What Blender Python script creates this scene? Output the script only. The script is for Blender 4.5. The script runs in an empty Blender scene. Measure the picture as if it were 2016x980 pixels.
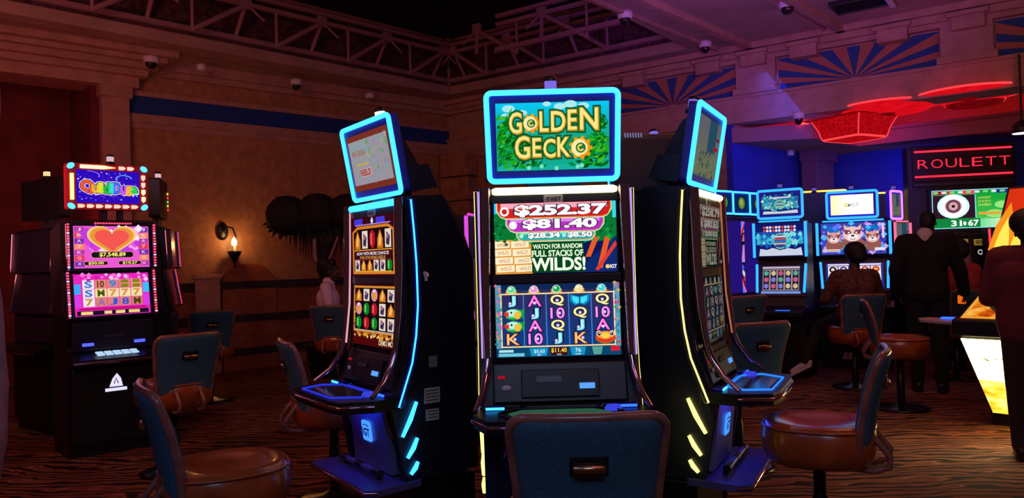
import bpy, bmesh, math, random
from mathutils import Vector, Matrix
from mathutils import noise as mnoise
random.seed(7)
C = bpy.context.scene.collection
SC = bpy.context.scene
R = math.radians
pi = math.pi

# ------------------------------------------------------------------ camera, world, lights, exposure
W, H, FPX, CAMZ = 2016, 980, 1510.0, 1.45
cd = bpy.data.cameras.new('camera'); cam = bpy.data.objects.new('camera', cd); C.objects.link(cam)
cd.sensor_width = 36.0; cd.lens = FPX / W * 36.0; cd.clip_start = 0.05; cd.clip_end = 100
CM = Matrix.Translation((0, 0, CAMZ)) @ Matrix.Rotation(R(90 + 0.91), 4, 'X') @ Matrix.Rotation(R(-1.6), 4, 'Z')
cam.matrix_world = CM
SC.camera = cam
SC.view_settings.view_transform = 'Standard'; SC.view_settings.look = 'None'
SC.view_settings.exposure = 0.0; SC.view_settings.gamma = 1.0
SC.view_settings.use_curve_mapping = False
SC.cycles.max_bounces = 6; SC.cycles.diffuse_bounces = 3; SC.cycles.glossy_bounces = 4
SC.cycles.sample_clamp_indirect = 3.0; SC.cycles.caustics_reflective = False; SC.cycles.caustics_refractive = False
wd = bpy.data.worlds.new('world'); SC.world = wd; wd.use_nodes = True
wd.node_tree.nodes['Background'].inputs[0].default_value = (0.60, 0.27, 0.30, 1)
wd.node_tree.nodes['Background'].inputs[1].default_value = 0.055

def ray(px, py):
    d = Vector(((px - W / 2) / FPX, (H / 2 - py) / FPX, -1.0))
    return (CM.to_3x3() @ d)
def P(px, py, Y):
    d = ray(px, py); return Vector((0, 0, CAMZ)) + d * (Y / d.y)
def F(px, py, z):
    d = ray(px, py); return Vector((0, 0, CAMZ)) + d * ((z - CAMZ) / d.z)

def lamp(name, kind, loc, power, col, size=1.0, target=None, sy=None, spot=None):
    l = bpy.data.lights.new(name, kind); l.energy = power; l.color = col
    if kind == 'AREA':
        l.size = size
        if sy: l.shape = 'RECTANGLE'; l.size_y = sy
    elif kind == 'SPOT':
        l.shadow_soft_size = size; l.spot_size = R(spot or 60); l.spot_blend = 0.8
    else: l.shadow_soft_size = size
    o = bpy.data.objects.new(name, l); C.objects.link(o); o.location = loc
    if target is not None:
        o.rotation_euler = (Vector(target) - Vector(loc)).to_track_quat('-Z', 'Y').to_euler()
    return o
# added unseen fill lamps for the dim ambience, warm red and cool blue
lamp('ambient_fill', 'AREA', (-3.5, 2.0, 4.1), 62, (1.0, 0.27, 0.17), 1.6, (-4.2, 9.5, 2.2))
lamp('ambient_fill', 'AREA', (1.5, 1.0, 4.1), 25, (1.0, 0.30, 0.28), 1.6, (2.6, 9, 3.0))
lamp('ambient_fill', 'AREA', (0.2, -1.5, 3.9), 30, (0.45, 0.62, 1.0), 1.6, (0.2, 3, 0.6))
lamp('ambient_fill', 'AREA', (-3.8, 6.5, 5.0), 9, (1.0, 0.22, 0.16), 2.5, (-3.0, 6.0, 0))
lamp('ambient_fill', 'AREA', (1.2, 5.5, 4.25), 12, (1.0, 0.36, 0.22), 2.0, (1.6, 5.2, 0))
lamp('ambient_fill', 'AREA', (3.4, 5.5, 4.2), 22, (1.0, 0.36, 0.16), 1.5, (3.4, 5.4, 0))
lamp('ambient_fill', 'AREA', (-2.2, 0.0, 3.9), 15, (0.34, 0.36, 1.0), 1.2, (-2.0, 5.2, 0.7))
# added unseen fill lamps that brighten the ceiling from below
lamp('ceiling_fill', 'AREA', (-4.5, 5.5, 2.2), 22, (1.0, 0.24, 0.26), 1.5, (-4.3, 8.5, 4.3))
lamp('ceiling_fill', 'AREA', (5.2, 4.0, 2.2), 20, (1.0, 0.30, 0.20), 1.5, (4.6, 7.5, 4.3))
# purple uplight washing the plaster ceiling right of the skylight, violet spill along the header
lamp('purple_flood', 'SPOT', (1.9, 5.0, 2.6), 340, (0.5, 0.14, 1.0), 0.25, (2.7, 7.6, 4.3), spot=75)
lamp('purple_flood', 'SPOT', (3.2, 6.6, 2.3), 110, (0.16, 0.07, 1.0), 0.25, (3.45, 10.4, 3.36), spot=26)
# blue wash on the far walls
lamp('blue_flood', 'AREA', (4.5, 10.0, 2.9), 26, (0.04, 0.07, 1.0), 2.2, (4.1, 11.8, 2.0))
lamp('blue_flood', 'AREA', (6.0, 11.0, 2.5), 9, (0.04, 0.07, 1.0), 0.8, (6.1, 12.0, 1.8))
lamp('red_fill', 'POINT', P(112, 420, 9.2), 5, (1.0, 0.05, 0.10), 0.1)  # added point lamp that reddens the recess wall
lamp('red_fill', 'POINT', (4.9, 10.9, 3.42), 14, (1.0, 0.03, 0.02), 0.15)  # added point lamp, helps the red bowls light the soffit

# ------------------------------------------------------------------ materials
def s2l(c):
    out = []
    for v in c[:3]:
        v = v / 255.0
        out.append(v / 12.92 if v <= 0.04045 else ((v + 0.055) / 1.055) ** 2.4)
    return (*out, 1.0)
MATS = {}
def mat(name, col, rough=0.6, metal=0.0, spec=0.5, var=0.0, scale=8.0, bump=0.0, col2=None, coat=0.0):
    if name in MATS: return MATS[name]
    m = bpy.data.materials.new(name); m.use_nodes = True; nt = m.node_tree
    b = nt.nodes['Principled BSDF']
    b.inputs['Base Color'].default_value = (*col[:3], 1); b.inputs['Roughness'].default_value = rough
    b.inputs['Metallic'].default_value = metal; b.inputs['Specular IOR Level'].default_value = spec
    if coat: b.inputs['Coat Weight'].default_value = coat; b.inputs['Coat Roughness'].default_value = 0.15
    if var or bump or col2:
        tc = nt.nodes.new('ShaderNodeTexCoord'); n = nt.nodes.new('ShaderNodeTexNoise')
        n.inputs['Scale'].default_value = scale; n.inputs['Detail'].default_value = 6
        nt.links.new(tc.outputs['Object'], n.inputs['Vector'])
        rp = nt.nodes.new('ShaderNodeValToRGB')
        c2 = col2 or tuple(max(0, c * (1 - var)) for c in col)
        c1 = col if col2 else tuple(min(1, c * (1 + var)) for c in col)
        rp.color_ramp.elements[0].position = 0.35; rp.color_ramp.elements[0].color = (*c2[:3], 1)
        rp.color_ramp.elements[1].position = 0.65; rp.color_ramp.elements[1].color = (*c1[:3], 1)
        nt.links.new(n.outputs['Fac'], rp.inputs['Fac']); nt.links.new(rp.outputs['Color'], b.inputs['Base Color'])
        if bump:
            bp = nt.nodes.new('ShaderNodeBump'); bp.inputs['Strength'].default_value = bump; bp.inputs['Distance'].default_value = 0.02
            nt.links.new(n.outputs['Fac'], bp.inputs['Height']); nt.links.new(bp.outputs['Normal'], b.inputs['Normal'])
    MATS[name] = m; return m
def emat(rgb, s=1.0, sample=False, name=None):
    key = ('e', tuple(rgb), s, sample, name)
    if key in MATS: return MATS[key]
    m = bpy.data.materials.new(name or 'glow_%02x%02x%02x' % tuple(int(min(255, c)) for c in rgb[:3])); m.use_nodes = True; nt = m.node_tree
    nt.nodes.clear(); e = nt.nodes.new('ShaderNodeEmission'); o = nt.nodes.new('ShaderNodeOutputMaterial')
    e.inputs[0].default_value = s2l(rgb); e.inputs[1].default_value = s
    nt.links.new(e.outputs[0], o.inputs[0])
    if not sample: m.cycles.emission_sampling = 'NONE'
    MATS[key] = m; return m
def elin(name, rgb, s):
    if name in MATS: return MATS[name]
    m = emat((0, 0, 0), s, True, name); m.node_tree.nodes['Emission'].inputs[0].default_value = (*rgb, 1)
    MATS[name] = m; return m
def enoise(name, stops, scale=30.0, s=1.0, stretch=(1, 1, 1), detail=4.0, distortion=0.0):
    if name in MATS: return MATS[name]
    m = bpy.data.materials.new(name); m.use_nodes = True; nt = m.node_tree; nt.nodes.clear()
    e = nt.nodes.new('ShaderNodeEmission'); o = nt.nodes.new('ShaderNodeOutputMaterial')
    tc = nt.nodes.new('ShaderNodeTexCoord'); mp = nt.nodes.new('ShaderNodeMapping'); mp.inputs['Scale'].default_value = stretch
    n = nt.nodes.new('ShaderNodeTexNoise'); n.inputs['Scale'].default_value = scale; n.inputs['Detail'].default_value = detail
    n.inputs['Distortion'].default_value = distortion
    rp = nt.nodes.new('ShaderNodeValToRGB'); cr = rp.color_ramp
    while len(cr.elements) < len(stops): cr.elements.new(0.5)
    for el, (p, c) in zip(cr.elements, stops): el.position = p; el.color = s2l(c)
    nt.links.new(tc.outputs['Object'], mp.inputs[0]); nt.links.new(mp.outputs[0], n.inputs['Vector'])
    nt.links.new(n.outputs['Fac'], rp.inputs['Fac']); nt.links.new(rp.outputs[0], e.inputs[0]); e.inputs[1].default_value = s
    nt.links.new(e.outputs[0], o.inputs[0]); MATS[name] = m; return m

M_BLACK = mat('black_laminate', (0.006, 0.006, 0.009), 0.4)
M_BEZEL = mat('bezel_black', (0.015, 0.015, 0.03), 0.25)
M_NAVY = mat('topper_frame_navy', (0.04, 0.05, 0.42), 0.4)  # blue raised so the frame colour holds the soft neon halo
M_CHROME = mat('dark_chrome', (0.62, 0.46, 0.58), 0.09, 1.0)
M_PANEL = mat('satin_panel', (0.028, 0.026, 0.032), 0.34)
M_PED = mat('pedestal_panel', (0.16, 0.17, 0.38), 0.35)
M_PLATE = mat('foot_plate_metal', (0.10, 0.10, 0.36), 0.35, 0.3)
M_CARBON = mat('machine_side_black', (0.008, 0.010, 0.022), 0.42, var=0.2, scale=60)
M_LABEL = mat('sticker_paper', (0.42, 0.44, 0.38), 0.7)
M_LABELD = mat('sticker_print', (0.05, 0.05, 0.05), 0.7)
M_FABRIC = mat('blue_chair_fabric', (0.035, 0.115, 0.185), 0.95, var=0.25, scale=160, bump=0.15)
M_RIM = mat('mahogany_rim', (0.27, 0.115, 0.085), 0.26, var=0.25, scale=14, coat=0.5)
M_LEATHER = mat('tan_leather', (0.37, 0.080, 0.018), 0.28, var=0.2, scale=9, bump=0.05, coat=0.6)
M_BRASS = mat('brass_pull', (0.55, 0.36, 0.20), 0.25, 1.0)
M_POLE = mat('black_steel', (0.02, 0.02, 0.022), 0.25, 0.6)
M_TAN = mat('tan_plaster', (0.42, 0.20, 0.085), 0.9, var=0.16, scale=9, bump=0.9)
M_CEIL = mat('ceiling_plaster', (0.42, 0.27, 0.21), 0.9, var=0.12, scale=2.5, bump=0.05)
M_CORN = mat('cornice_plaster', (0.45, 0.25, 0.17), 0.85, var=0.12, scale=6, bump=0.1)
M_REDW = mat('dark_red_paint', (0.16, 0.022, 0.022), 0.9, var=0.25, scale=3)
M_BLUEBAND = mat('blue_band_paint', (0.008, 0.05, 0.25), 0.8)
M_BLUEW = mat('blue_wall_paint', (0.03, 0.05, 0.42), 0.85, var=0.1, scale=3)
M_WAIN = mat('brown_panelling', (0.30, 0.085, 0.022), 0.6, var=0.2, scale=10)
M_RAILW = mat('dark_wood_rail', (0.02, 0.006, 0.006), 0.5)
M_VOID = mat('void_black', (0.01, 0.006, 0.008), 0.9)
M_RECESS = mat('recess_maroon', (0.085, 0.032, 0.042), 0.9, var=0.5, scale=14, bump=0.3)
M_STEEL = mat('painted_truss_steel', (0.36, 0.20, 0.22), 0.6)
M_STONE = mat('stone_block', (0.38, 0.18, 0.09), 0.9, var=0.25, scale=7, bump=0.5)
M_WHITEP = mat('white_plastic', (0.75, 0.68, 0.70), 0.4)
M_SMOKE = mat('smoked_dome', (0.02, 0.015, 0.02), 0.1)
M_SKIN = mat('dark_skin', (0.075, 0.032, 0.018), 0.5, var=0.1, scale=20)
M_HAIR = mat('black_hair', (0.0025, 0.002, 0.002), 0.6, bump=0.4, var=0.3, scale=60)
M_SUIT = mat('black_suit_cloth', (0.006, 0.006, 0.007), 0.9, var=0.2, scale=40)

# ------------------------------------------------------------------ mesh builder
TXT = {}
def text_geo(s, off=0.0):
    k = (s, off)
    if k in TXT: return TXT[k]
    cu = bpy.data.curves.new('t', 'FONT'); cu.body = s; cu.size = 1.0; cu.offset = off; cu.resolution_u = 3
    ob = bpy.data.objects.new('t', cu); C.objects.link(ob)
    dg = bpy.context.evaluated_depsgraph_get(); me = bpy.data.meshes.new_from_object(ob.evaluated_get(dg))
    vs = [(v.co.x, v.co.y) for v in me.vertices]; fs = [tuple(p.vertices) for p in me.polygons]
    bpy.data.objects.remove(ob); bpy.data.curves.remove(cu); bpy.data.meshes.remove(me)
    TXT[k] = (vs, fs); return TXT[k]
class MB:
    def __init__(s): s.v = []; s.f = []; s.m = []; s.mats = []; s.sm = []
    def mi(s, m):
        if m not in s.mats: s.mats.append(m)
        return s.mats.index(m)
    def add(s, vs, fs, m, smooth=False):
        b = len(s.v); s.v += [tuple(v) for v in vs]; i = s.mi(m)
        for f in fs: s.f.append(tuple(b + k for k in f)); s.m.append(i); s.sm.append(smooth)
        return s
    def box(s, c, d, m, rot=None):
        hx, hy, hz = d[0] / 2, d[1] / 2, d[2] / 2
        vs = [Vector((x, y, z)) for x in (-hx, hx) for y in (-hy, hy) for z in (-hz, hz)]
        if rot is not None: vs = [rot @ v for v in vs]
        vs = [v + Vector(c) for v in vs]
        return s.add(vs, [(0, 1, 3, 2), (4, 6, 7, 5), (0, 4, 5, 1), (2, 3, 7, 6), (0, 2, 6, 4), (1, 5, 7, 3)], m)
    def bb(s, a, b, m):
        return s.box([(a[i] + b[i]) / 2 for i in range(3)], [abs(b[i] - a[i]) for i in range(3)], m)
    def poly(s, pts, m): return s.add(pts, [tuple(range(len(pts)))], m)
    def ext(s, pts, vec, m, smooth=False):
        n = len(pts); vec = Vector(vec); top = [Vector(p) + vec for p in pts]
        s.add(pts, [tuple(reversed(range(n)))], m); s.add(top, [tuple(range(n))], m)
        s.add(list(pts) + top, [(i, (i + 1) % n, n + (i + 1) % n, n + i) for i in range(n)], m, smooth); return s
    def tube(s, pts, r, m, n=10, closed=False, flat=1.0, caps=True):
        pts = [Vector(p) for p in pts]; N = len(pts); rs = r if isinstance(r, (list, tuple)) else [r] * N
        vs = []; prev = None
        for i, p in enumerate(pts):
            a = pts[(i - 1) % N] if closed or i > 0 else p; b = pts[(i + 1) % N] if closed or i < N - 1 else p
            t = (b - a)
            if t.length < 1e-9: t = Vector((0, 0, 1))
            t.normalize()
            ref = prev if prev is not None else (Vector((0, 0, 1)) if abs(t.z) < 0.9 else Vector((0, 1, 0)))
            u = (ref - t * ref.dot(t))
            if u.length < 1e-6: u = t.orthogonal()
            u.normalize(); w = t.cross(u); prev = u
            for k in range(n):
                a_ = 2 * pi * k / n; vs.append(p + (u * math.cos(a_) + w * math.sin(a_) * flat) * rs[i])
        fs = []
        for i in range(N if closed else N - 1):
            j = (i + 1) % N
            for k in range(n): fs.append((i * n + k, i * n + (k + 1) % n, j * n + (k + 1) % n, j * n + k))
        s.add(vs, fs, m, True)
        if not closed and caps:
            s.add(vs[:n], [tuple(reversed(range(n)))], m); s.add(vs[-n:], [tuple(range(n))], m)
        return s
    def lathe(s, prof, m, c=(0, 0, 0), n=28, sx=1.0, sy=1.0, smooth=True, pw=2.0):
        vs = []; L = len(prof)
        for (r, z) in prof:
            for k in range(n):
                a = 2 * pi * k / n; ca, sa = math.cos(a), math.sin(a)
                q = (abs(ca) ** pw + abs(sa) ** pw) ** (-1.0 / pw)
                vs.append((c[0] + r * ca * q * sx, c[1] + r * sa * q * sy, c[2] + z))
        fs = [(i * n + k, i * n + (k + 1) % n, (i + 1) * n + (k + 1) % n, (i + 1) * n + k) for i in range(L - 1) for k in range(n)]
        s.add(vs, fs, m, smooth)
        if tuple(prof[0]) == tuple(prof[-1]): return s
        if prof[0][0] > 1e-4: s.add(vs[:n], [tuple(reversed(range(n)))], m)
        if prof[-1][0] > 1e-4: s.add(vs[-n:], [tuple(range(n))], m)
        return s
    def ell(s, c, r, m, n=14, k=9, rot=None):
        vs = []; fs = []
        for i in range(k + 1):
            t = pi * i / k
            for j in range(n):
                a = 2 * pi * j / n
                v = Vector((r[0] * math.sin(t) * math.cos(a), r[1] * math.sin(t) * math.sin(a), r[2] * math.cos(t)))
                if rot is not None: v = rot @ v
                vs.append(v + Vector(c))
        for i in range(k):
            for j in range(n): fs.append((i * n + j, (i + 1) * n + j, (i + 1) * n + (j + 1) % n, i * n + (j + 1) % n))
        return s.add(vs, fs, m, True)
    def cap(s, a, ra, b, rb, m, n=12):
        a, b = Vector(a), Vector(b); d = b - a; L = d.length; d.normalize()
        pts = []; rs = []
        for t in (-1, -0.8, -0.5, 0): pts.append(a + d * ra * t); rs.append(max(1e-4, ra * math.sqrt(max(0, 1 - t * t))))
        for t in (0, 0.5, 0.8, 1): pts.append(b + d * rb * t); rs.append(max(1e-4, rb * math.sqrt(max(0, 1 - t * t))))
        return s.tube(pts, rs, m, n)
    def text(s, t, o, ux, uz, hgt, m, width=None, off=0.0, ref=None):
        vs, fs = text_geo(t, off); rv, _ = text_geo(t, 0.0)
        if not vs: return s
        x0 = min(v[0] for v in rv); x1 = max(v[0] for v in rv); y0 = min(v[1] for v in rv); y1 = max(v[1] for v in rv)
        k = hgt / max(1e-6, (y1 - y0)); kx = (width / max(1e-6, x1 - x0)) if width else k
        o, ux, uz = Vector(o), Vector(ux), Vector(uz)
        return s.add([o + ux * ((v[0] - (x0 + x1) / 2) * kx) + uz * ((v[1] - (y0 + y1) / 2) * k) for v in vs], fs, m)
    def build(s, name, parent=None, bevel=0.0, seg=2, loc=None, rot=None, sub=0, label=None):
        me = bpy.data.meshes.new(name); me.from_pydata(s.v, [], s.f)
        for m in s.mats: me.materials.append(m)
        me.polygons.foreach_set('material_index', s.m); me.polygons.foreach_set('use_smooth', s.sm); me.update()
        o = bpy.data.objects.new(name, me); C.objects.link(o)
        if parent is not None: o.parent = parent
        if loc is not None: o.location = loc
        if rot is not None: o.rotation_euler = rot
        if bevel:
            b = o.modifiers.new('bevel', 'BEVEL'); b.width = bevel; b.segments = seg; b.limit_method = 'ANGLE'; b.angle_limit = R(40)
        if sub:
            b = o.modifiers.new('sub', 'SUBSURF'); b.levels = sub; b.render_levels = sub
        if label: o['label'] = label
        return o
def thing(name, label, cat, loc=(0, 0, 0), rz=0.0, group=None):
    o = bpy.data.objects.new(name, None); C.objects.link(o); o.location = loc; o.rotation_euler = (0, 0, rz)
    o.empty_display_size = 0.1; o['label'] = label; o['category'] = cat
    if group: o['group'] = group
    return o
def tag(o, label, cat, group=None, kind=None):
    o['label'] = label; o['category'] = cat
    if group: o['group'] = group
    if kind: o['kind'] = kind
    return o
def struct(o, label=None, cat=None):
    o['kind'] = 'structure'
    if label: o['label'] = label
    if cat: o['category'] = cat
    return o
def copy_tree(o, parent=None):
    c = o.copy(); C.objects.link(c)
    if parent is not None: c.parent = parent
    for ch in list(o.children): copy_tree(ch, c)
    return c
def rrect(w, h, r, n=6, cx=0.0, cz=0.0):
    pts = []
    for (sx, sz, a0) in ((1, 1, 0), (-1, 1, 90), (-1, -1, 180), (1, -1, 270)):
        for k in range(n + 1):
            a = R(a0 + 90 * k / n); pts.append((cx + sx * (w / 2 - r) + r * math.cos(a), cz + sz * (h / 2 - r) + r * math.sin(a)))
    return pts
# ------------------------------------------------------------------ screen art: flat coloured shapes drawn on a screen, u right, v down
class Art(MB):
    def __init__(s, w, h, pw, ph, gain=1.0):
        super().__init__(); s.ds = 0.0; s.w, s.h, s.pw, s.ph, s.g = w, h, pw, ph, gain
    def q(s, u, v, l): return ((u / s.pw - 0.5) * s.w, -l * 0.0005, (0.5 - v / s.ph) * s.h)
    def c(s, col):
        if not isinstance(col, (tuple, list)): return col
        m = (col[0] + col[1] + col[2]) / 3 * 0.9; return emat(tuple(int(v * (1 - s.ds) + m * k * s.ds) for v, k in zip(col, (1.06, 1.0, 0.86))), s.g)
    def rect(s, u0, v0, u1, v1, col, l=1): return s.poly([s.q(u0, v0, l), s.q(u0, v1, l), s.q(u1, v1, l), s.q(u1, v0, l)], s.c(col))
    def pg(s, pts, col, l=1): return s.poly([s.q(a, b, l) for a, b in pts], s.c(col))
    def rr(s, u0, v0, u1, v1, r, col, l=1):
        return s.pg([((u0 + u1) / 2 + a, (v0 + v1) / 2 + b) for a, b in rrect(u1 - u0, v1 - v0, r, 4)], col, l)
    def circ(s, u, v, ru, col, l=1, rv=None, n=18, a0=0, a1=360):
        rv = rv or ru; return s.pg([(u + ru * math.cos(R(a0 + (a1 - a0) * k / n)), v + rv * math.sin(R(a0 + (a1 - a0) * k / n))) for k in range(n)], col, l)
    def ring(s, u, v, r0, r1, col, l=1, n=24, a0=0, a1=360, sq=1.0):
        for k in range(n):
            x, y = R(a0 + (a1 - a0) * k / n), R(a0 + (a1 - a0) * (k + 1) / n)
            s.pg([(u + r0 * math.cos(x), v + sq * r0 * math.sin(x)), (u + r1 * math.cos(x), v + sq * r1 * math.sin(x)),
                  (u + r1 * math.cos(y), v + sq * r1 * math.sin(y)), (u + r0 * math.cos(y), v + sq * r0 * math.sin(y))], col, l)
        return s
    def line(s, u0, v0, u1, v1, w, col, l=1):
        d = Vector((u1 - u0, v1 - v0)); n = Vector((-d.y, d.x)).normalized() * w / 2
        return s.pg([(u0 + n.x, v0 + n.y), (u1 + n.x, v1 + n.y), (u1 - n.x, v1 - n.y), (u0 - n.x, v0 - n.y)], col, l)
    def frame(s, u0, v0, u1, v1, w, col, l=1):
        s.rect(u0, v0, u1, v0 + w, col, l); s.rect(u0, v1 - w, u1, v1, col, l); s.rect(u0, v0 + w, u0 + w, v1 - w, col, l); s.rect(u1 - w, v0 + w, u1, v1 - w, col, l); return s
    def grad(s, u0, v0, u1, v1, c0, c1, l=1, n=8, horiz=False):
        for k in range(n):
            t = (k + 0.5) / n; c = tuple(int(c0[i] * (1 - t) + c1[i] * t) for i in range(3))
            if horiz: s.rect(u0 + (u1 - u0) * k / n, v0, u0 + (u1 - u0) * (k + 1) / n, v1, c, l)
            else: s.rect(u0, v0 + (v1 - v0) * k / n, u1, v0 + (v1 - v0) * (k + 1) / n, c, l)
        return s
    def t(s, txt, u, v, h, col, l=4, ow=0.0, oc=None, width=None, bold=0.0, rot=0.0):
        ax = Vector((s.w / s.pw, 0, 0)); az = Vector((0, 0, s.h / s.ph)); ca, sa = math.cos(R(rot)), math.sin(R(rot))
        ux, uz = ax * ca + az * sa, az * ca - ax * sa
        if oc is not None: s.text(txt, s.q(u, v, l), ux, uz, h, s.c(oc), width, bold + ow)
        s.text(txt, s.q(u, v, l + 1), ux, uz, h, s.c(col), width, bold); return s
    def speck(s, u0, v0, u1, v1, n, cols, r0, r1, l=2, seed=1):
        rg = random.Random(seed)
        for _ in range(n):
            u, v, r = rg.uniform(u0, u1), rg.uniform(v0, v1), rg.uniform(r0, r1)
            s.pg([(u - r, v), (u, v + r), (u + r, v), (u, v - r)], rg.choice(cols), l + rg.random() * 0.8)
        return s
# ------------------------------------------------------------------ the room
K = Vector((-1.07, 13.7, 0)); UL = Vector((-0.743, -0.669, 0)); VR = Vector((0.81, -0.586, 0)); VR.normalize(); UL.normalize()
NL = Vector((0.669, -0.743, 0)); NRW = Vector((-0.586, -0.81, 0)); NRW.normalize()   # normals into the room
ZC = 4.3
def wl(s, d=0.0, z=0.0): return K + UL * s + NL * d + Vector((0, 0, z))     # point on the left wall, d metres into the room
def wr(t, d=0.0, z=0.0): return K + VR * t + NRW * d + Vector((0, 0, z))
def slab(f, s0, s1, d0, d1, z0, z1, m, mb=None):
    mb = mb or MB()
    return mb.ext([f(s0, d0, z0), f(s1, d0, z0), f(s1, d1, z0), f(s0, d1, z0)], (0, 0, z1 - z0), m)

# floor: carpet with wavy stripes
def carpet():
    m = bpy.data.materials.new('casino_carpet'); m.use_nodes = True; nt = m.node_tree; b = nt.nodes['Principled BSDF']
    tc = nt.nodes.new('ShaderNodeTexCoord')
    mp = nt.nodes.new('ShaderNodeMapping'); mp.inputs['Rotation'].default_value = (0, 0, R(8)); mp.inputs['Scale'].default_value = (0.7, 1.7, 1)
    nt.links.new(tc.outputs['Object'], mp.inputs[0])
    wv = nt.nodes.new('ShaderNodeTexWave'); wv.wave_type = 'BANDS'; wv.bands_direction = 'Y'
    wv.inputs['Scale'].default_value = 2.1; wv.inputs['Distortion'].default_value = 16.0; wv.inputs['Detail'].default_value = 3.0; wv.inputs['Detail Scale'].default_value = 0.9
    nt.links.new(mp.outputs[0], wv.inputs['Vector'])
    rp = nt.nodes.new('ShaderNodeValToRGB'); cr = rp.color_ramp
    for _ in range(3): cr.elements.new(0.5)
    for el, (p, c) in zip(cr.elements, [(0.0, (0.022, 0.010, 0.009)), (0.32, (0.05, 0.022, 0.016)), (0.5, (0.30, 0.12, 0.06)), (0.72, (0.42, 0.20, 0.09)), (1.0, (0.20, 0.075, 0.05))]):
        el.position = p; el.color = (*c, 1)
    nt.links.new(wv.outputs['Fac'], rp.inputs[0])
    n = nt.nodes.new('ShaderNodeTexNoise'); n.inputs['Scale'].default_value = 0.9; n.inputs['Detail'].default_value = 3
    nt.links.new(tc.outputs['Object'], n.inputs['Vector'])
    r2 = nt.nodes.new('ShaderNodeValToRGB'); r2.color_ramp.elements[0].position = 0.4; r2.color_ramp.elements[0].color = (0.6, 0.35, 0.3, 1)
    r2.color_ramp.elements[1].position = 0.62; r2.color_ramp.elements[1].color = (1, 1, 1, 1); nt.links.new(n.outputs['Fac'], r2.inputs[0])
    mx = nt.nodes.new('ShaderNodeMix'); mx.data_type = 'RGBA'; mx.blend_type = 'MULTIPLY'; mx.inputs[0].default_value = 1.0
    nt.links.new(rp.outputs[0], mx.inputs[6]); nt.links.new(r2.outputs[0], mx.inputs[7]); nt.links.new(mx.outputs[2], b.inputs['Base Color'])
    b.inputs['Roughness'].default_value = 0.85; b.inputs['Specular IOR Level'].default_value = 0.25
    f = nt.nodes.new('ShaderNodeTexNoise'); f.inputs['Scale'].default_value = 240; nt.links.new(tc.outputs['Object'], f.inputs['Vector'])
    bp = nt.nodes.new('ShaderNodeBump'); bp.inputs['Strength'].default_value = 0.3; bp.inputs['Distance'].default_value = 0.01
    nt.links.new(f.outputs['Fac'], bp.inputs['Height']); nt.links.new(bp.outputs[0], b.inputs['Normal'])
    return m
struct(MB().bb((-14, -3, -0.1), (14, 19, 0.0), carpet()).build('floor'), 'dark carpet with wavy brown and gold stripes', 'floor')

# left wall: tan plaster, blue band, cornice, wainscot with three dark rails
S1, S2 = 5.35, 5.68        # the plaster panel ends at a pilaster; beyond it a recess painted dark red
mb = MB(); slab(wl, -0.2, S2, -0.25, 0.0, 0.0, ZC + 0.1, M_TAN, mb); struct(mb.build('wall_left'), 'tan plaster wall with wall lamp behind the left slot machines', 'wall')
mb = MB(); slab(wl, S2, 15, -1.35, -1.1, 0.0, ZC, M_REDW, mb); slab(wl, S2 - 0.02, S2 + 0.1, -1.2, -0.01, 0, ZC, M_REDW, mb); struct(mb.build('wall_recess'), 'dark red recessed wall at far left', 'wall')
mb = MB(); slab(wl, 0.02, S1, 0.0, 0.02, 3.55, 3.79, M_BLUEBAND, mb); struct(mb.build('trim_1'), 'blue painted band high on the tan left wall', 'trim')
mb = MB()
for (z0, z1, d) in ((3.44, 3.55, 0.06), (3.36, 3.44, 0.03), (3.79, 3.86, 0.05), (4.08, 4.16, 0.06), (4.16, 4.3, 0.13)):
    slab(wl, 0.0, S1, 0.0, d, z0, z1, M_CORN, mb)
struct(mb.build('trim_2'), 'stepped plaster cornice along the left wall', 'trim')
mb = MB(); slab(wl, 0.0, S1, 0.0, 0.025, 0.0, 1.22, M_WAIN, mb); struct(mb.build('trim_3'), 'brown wood wainscot below the wall lamp', 'trim')
mb = MB()
for z in (1.16, 0.68, 0.20): slab(wl, 0.0, S1, 0.02, 0.075, z, z + 0.11, M_RAILW, mb)
struct(mb.build('trim_4', bevel=0.01), 'dark wood rails across the brown wainscot', 'trim')
# pilaster and stepped header over the recess
mb = MB(); slab(wl, S1, S2, -0.1, 0.14, 0.0, 3.9, M_CORN, mb); slab(wl, S1 - 0.03, S2 + 0.03, -0.1, 0.18, 3.72, 3.9, M_CORN, mb)
struct(mb.build('pilaster_left', bevel=0.01), 'plain plaster pilaster left of the tan wall', 'pilaster')
mb = MB()
for (z0, z1, d) in ((3.86, 4.0, 0.20), (4.0, 4.08, 0.30), (4.08, 4.16, 0.40), (4.16, 4.22, 0.5), (4.22, 4.3, 0.62)): slab(wl, S1 - 0.1 - (d - 0.2) * 0.9, 15, -0.4, d, z0, z1, M_CORN, mb)
struct(mb.build('header_left'), 'stepped plaster header over the dark red recess', 'header')
# corner column of stone blocks on the right wall
mb = MB()
zs = [0, 0.42, 0.84, 1.26, 1.68, 2.1, 2.52, 2.94, 3.34]
for i in range(len(zs) - 1):
    j = 0.02 * (i % 2)
    slab(wr, 0.0 + j, 0.62 + j, 0.0, 0.28 + j * 0.5, zs[i] + 0.012, zs[i + 1] - 0.012, M_STONE, mb)
    slab(wr, 0.02, 0.6, 0.0, 0.26, zs[i] - 0.012, zs[i] + 0.012, M_RAILW, mb)
struct(mb.build('column_corner', bevel=0.015), 'stone block column in the room corner', 'column')
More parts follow.
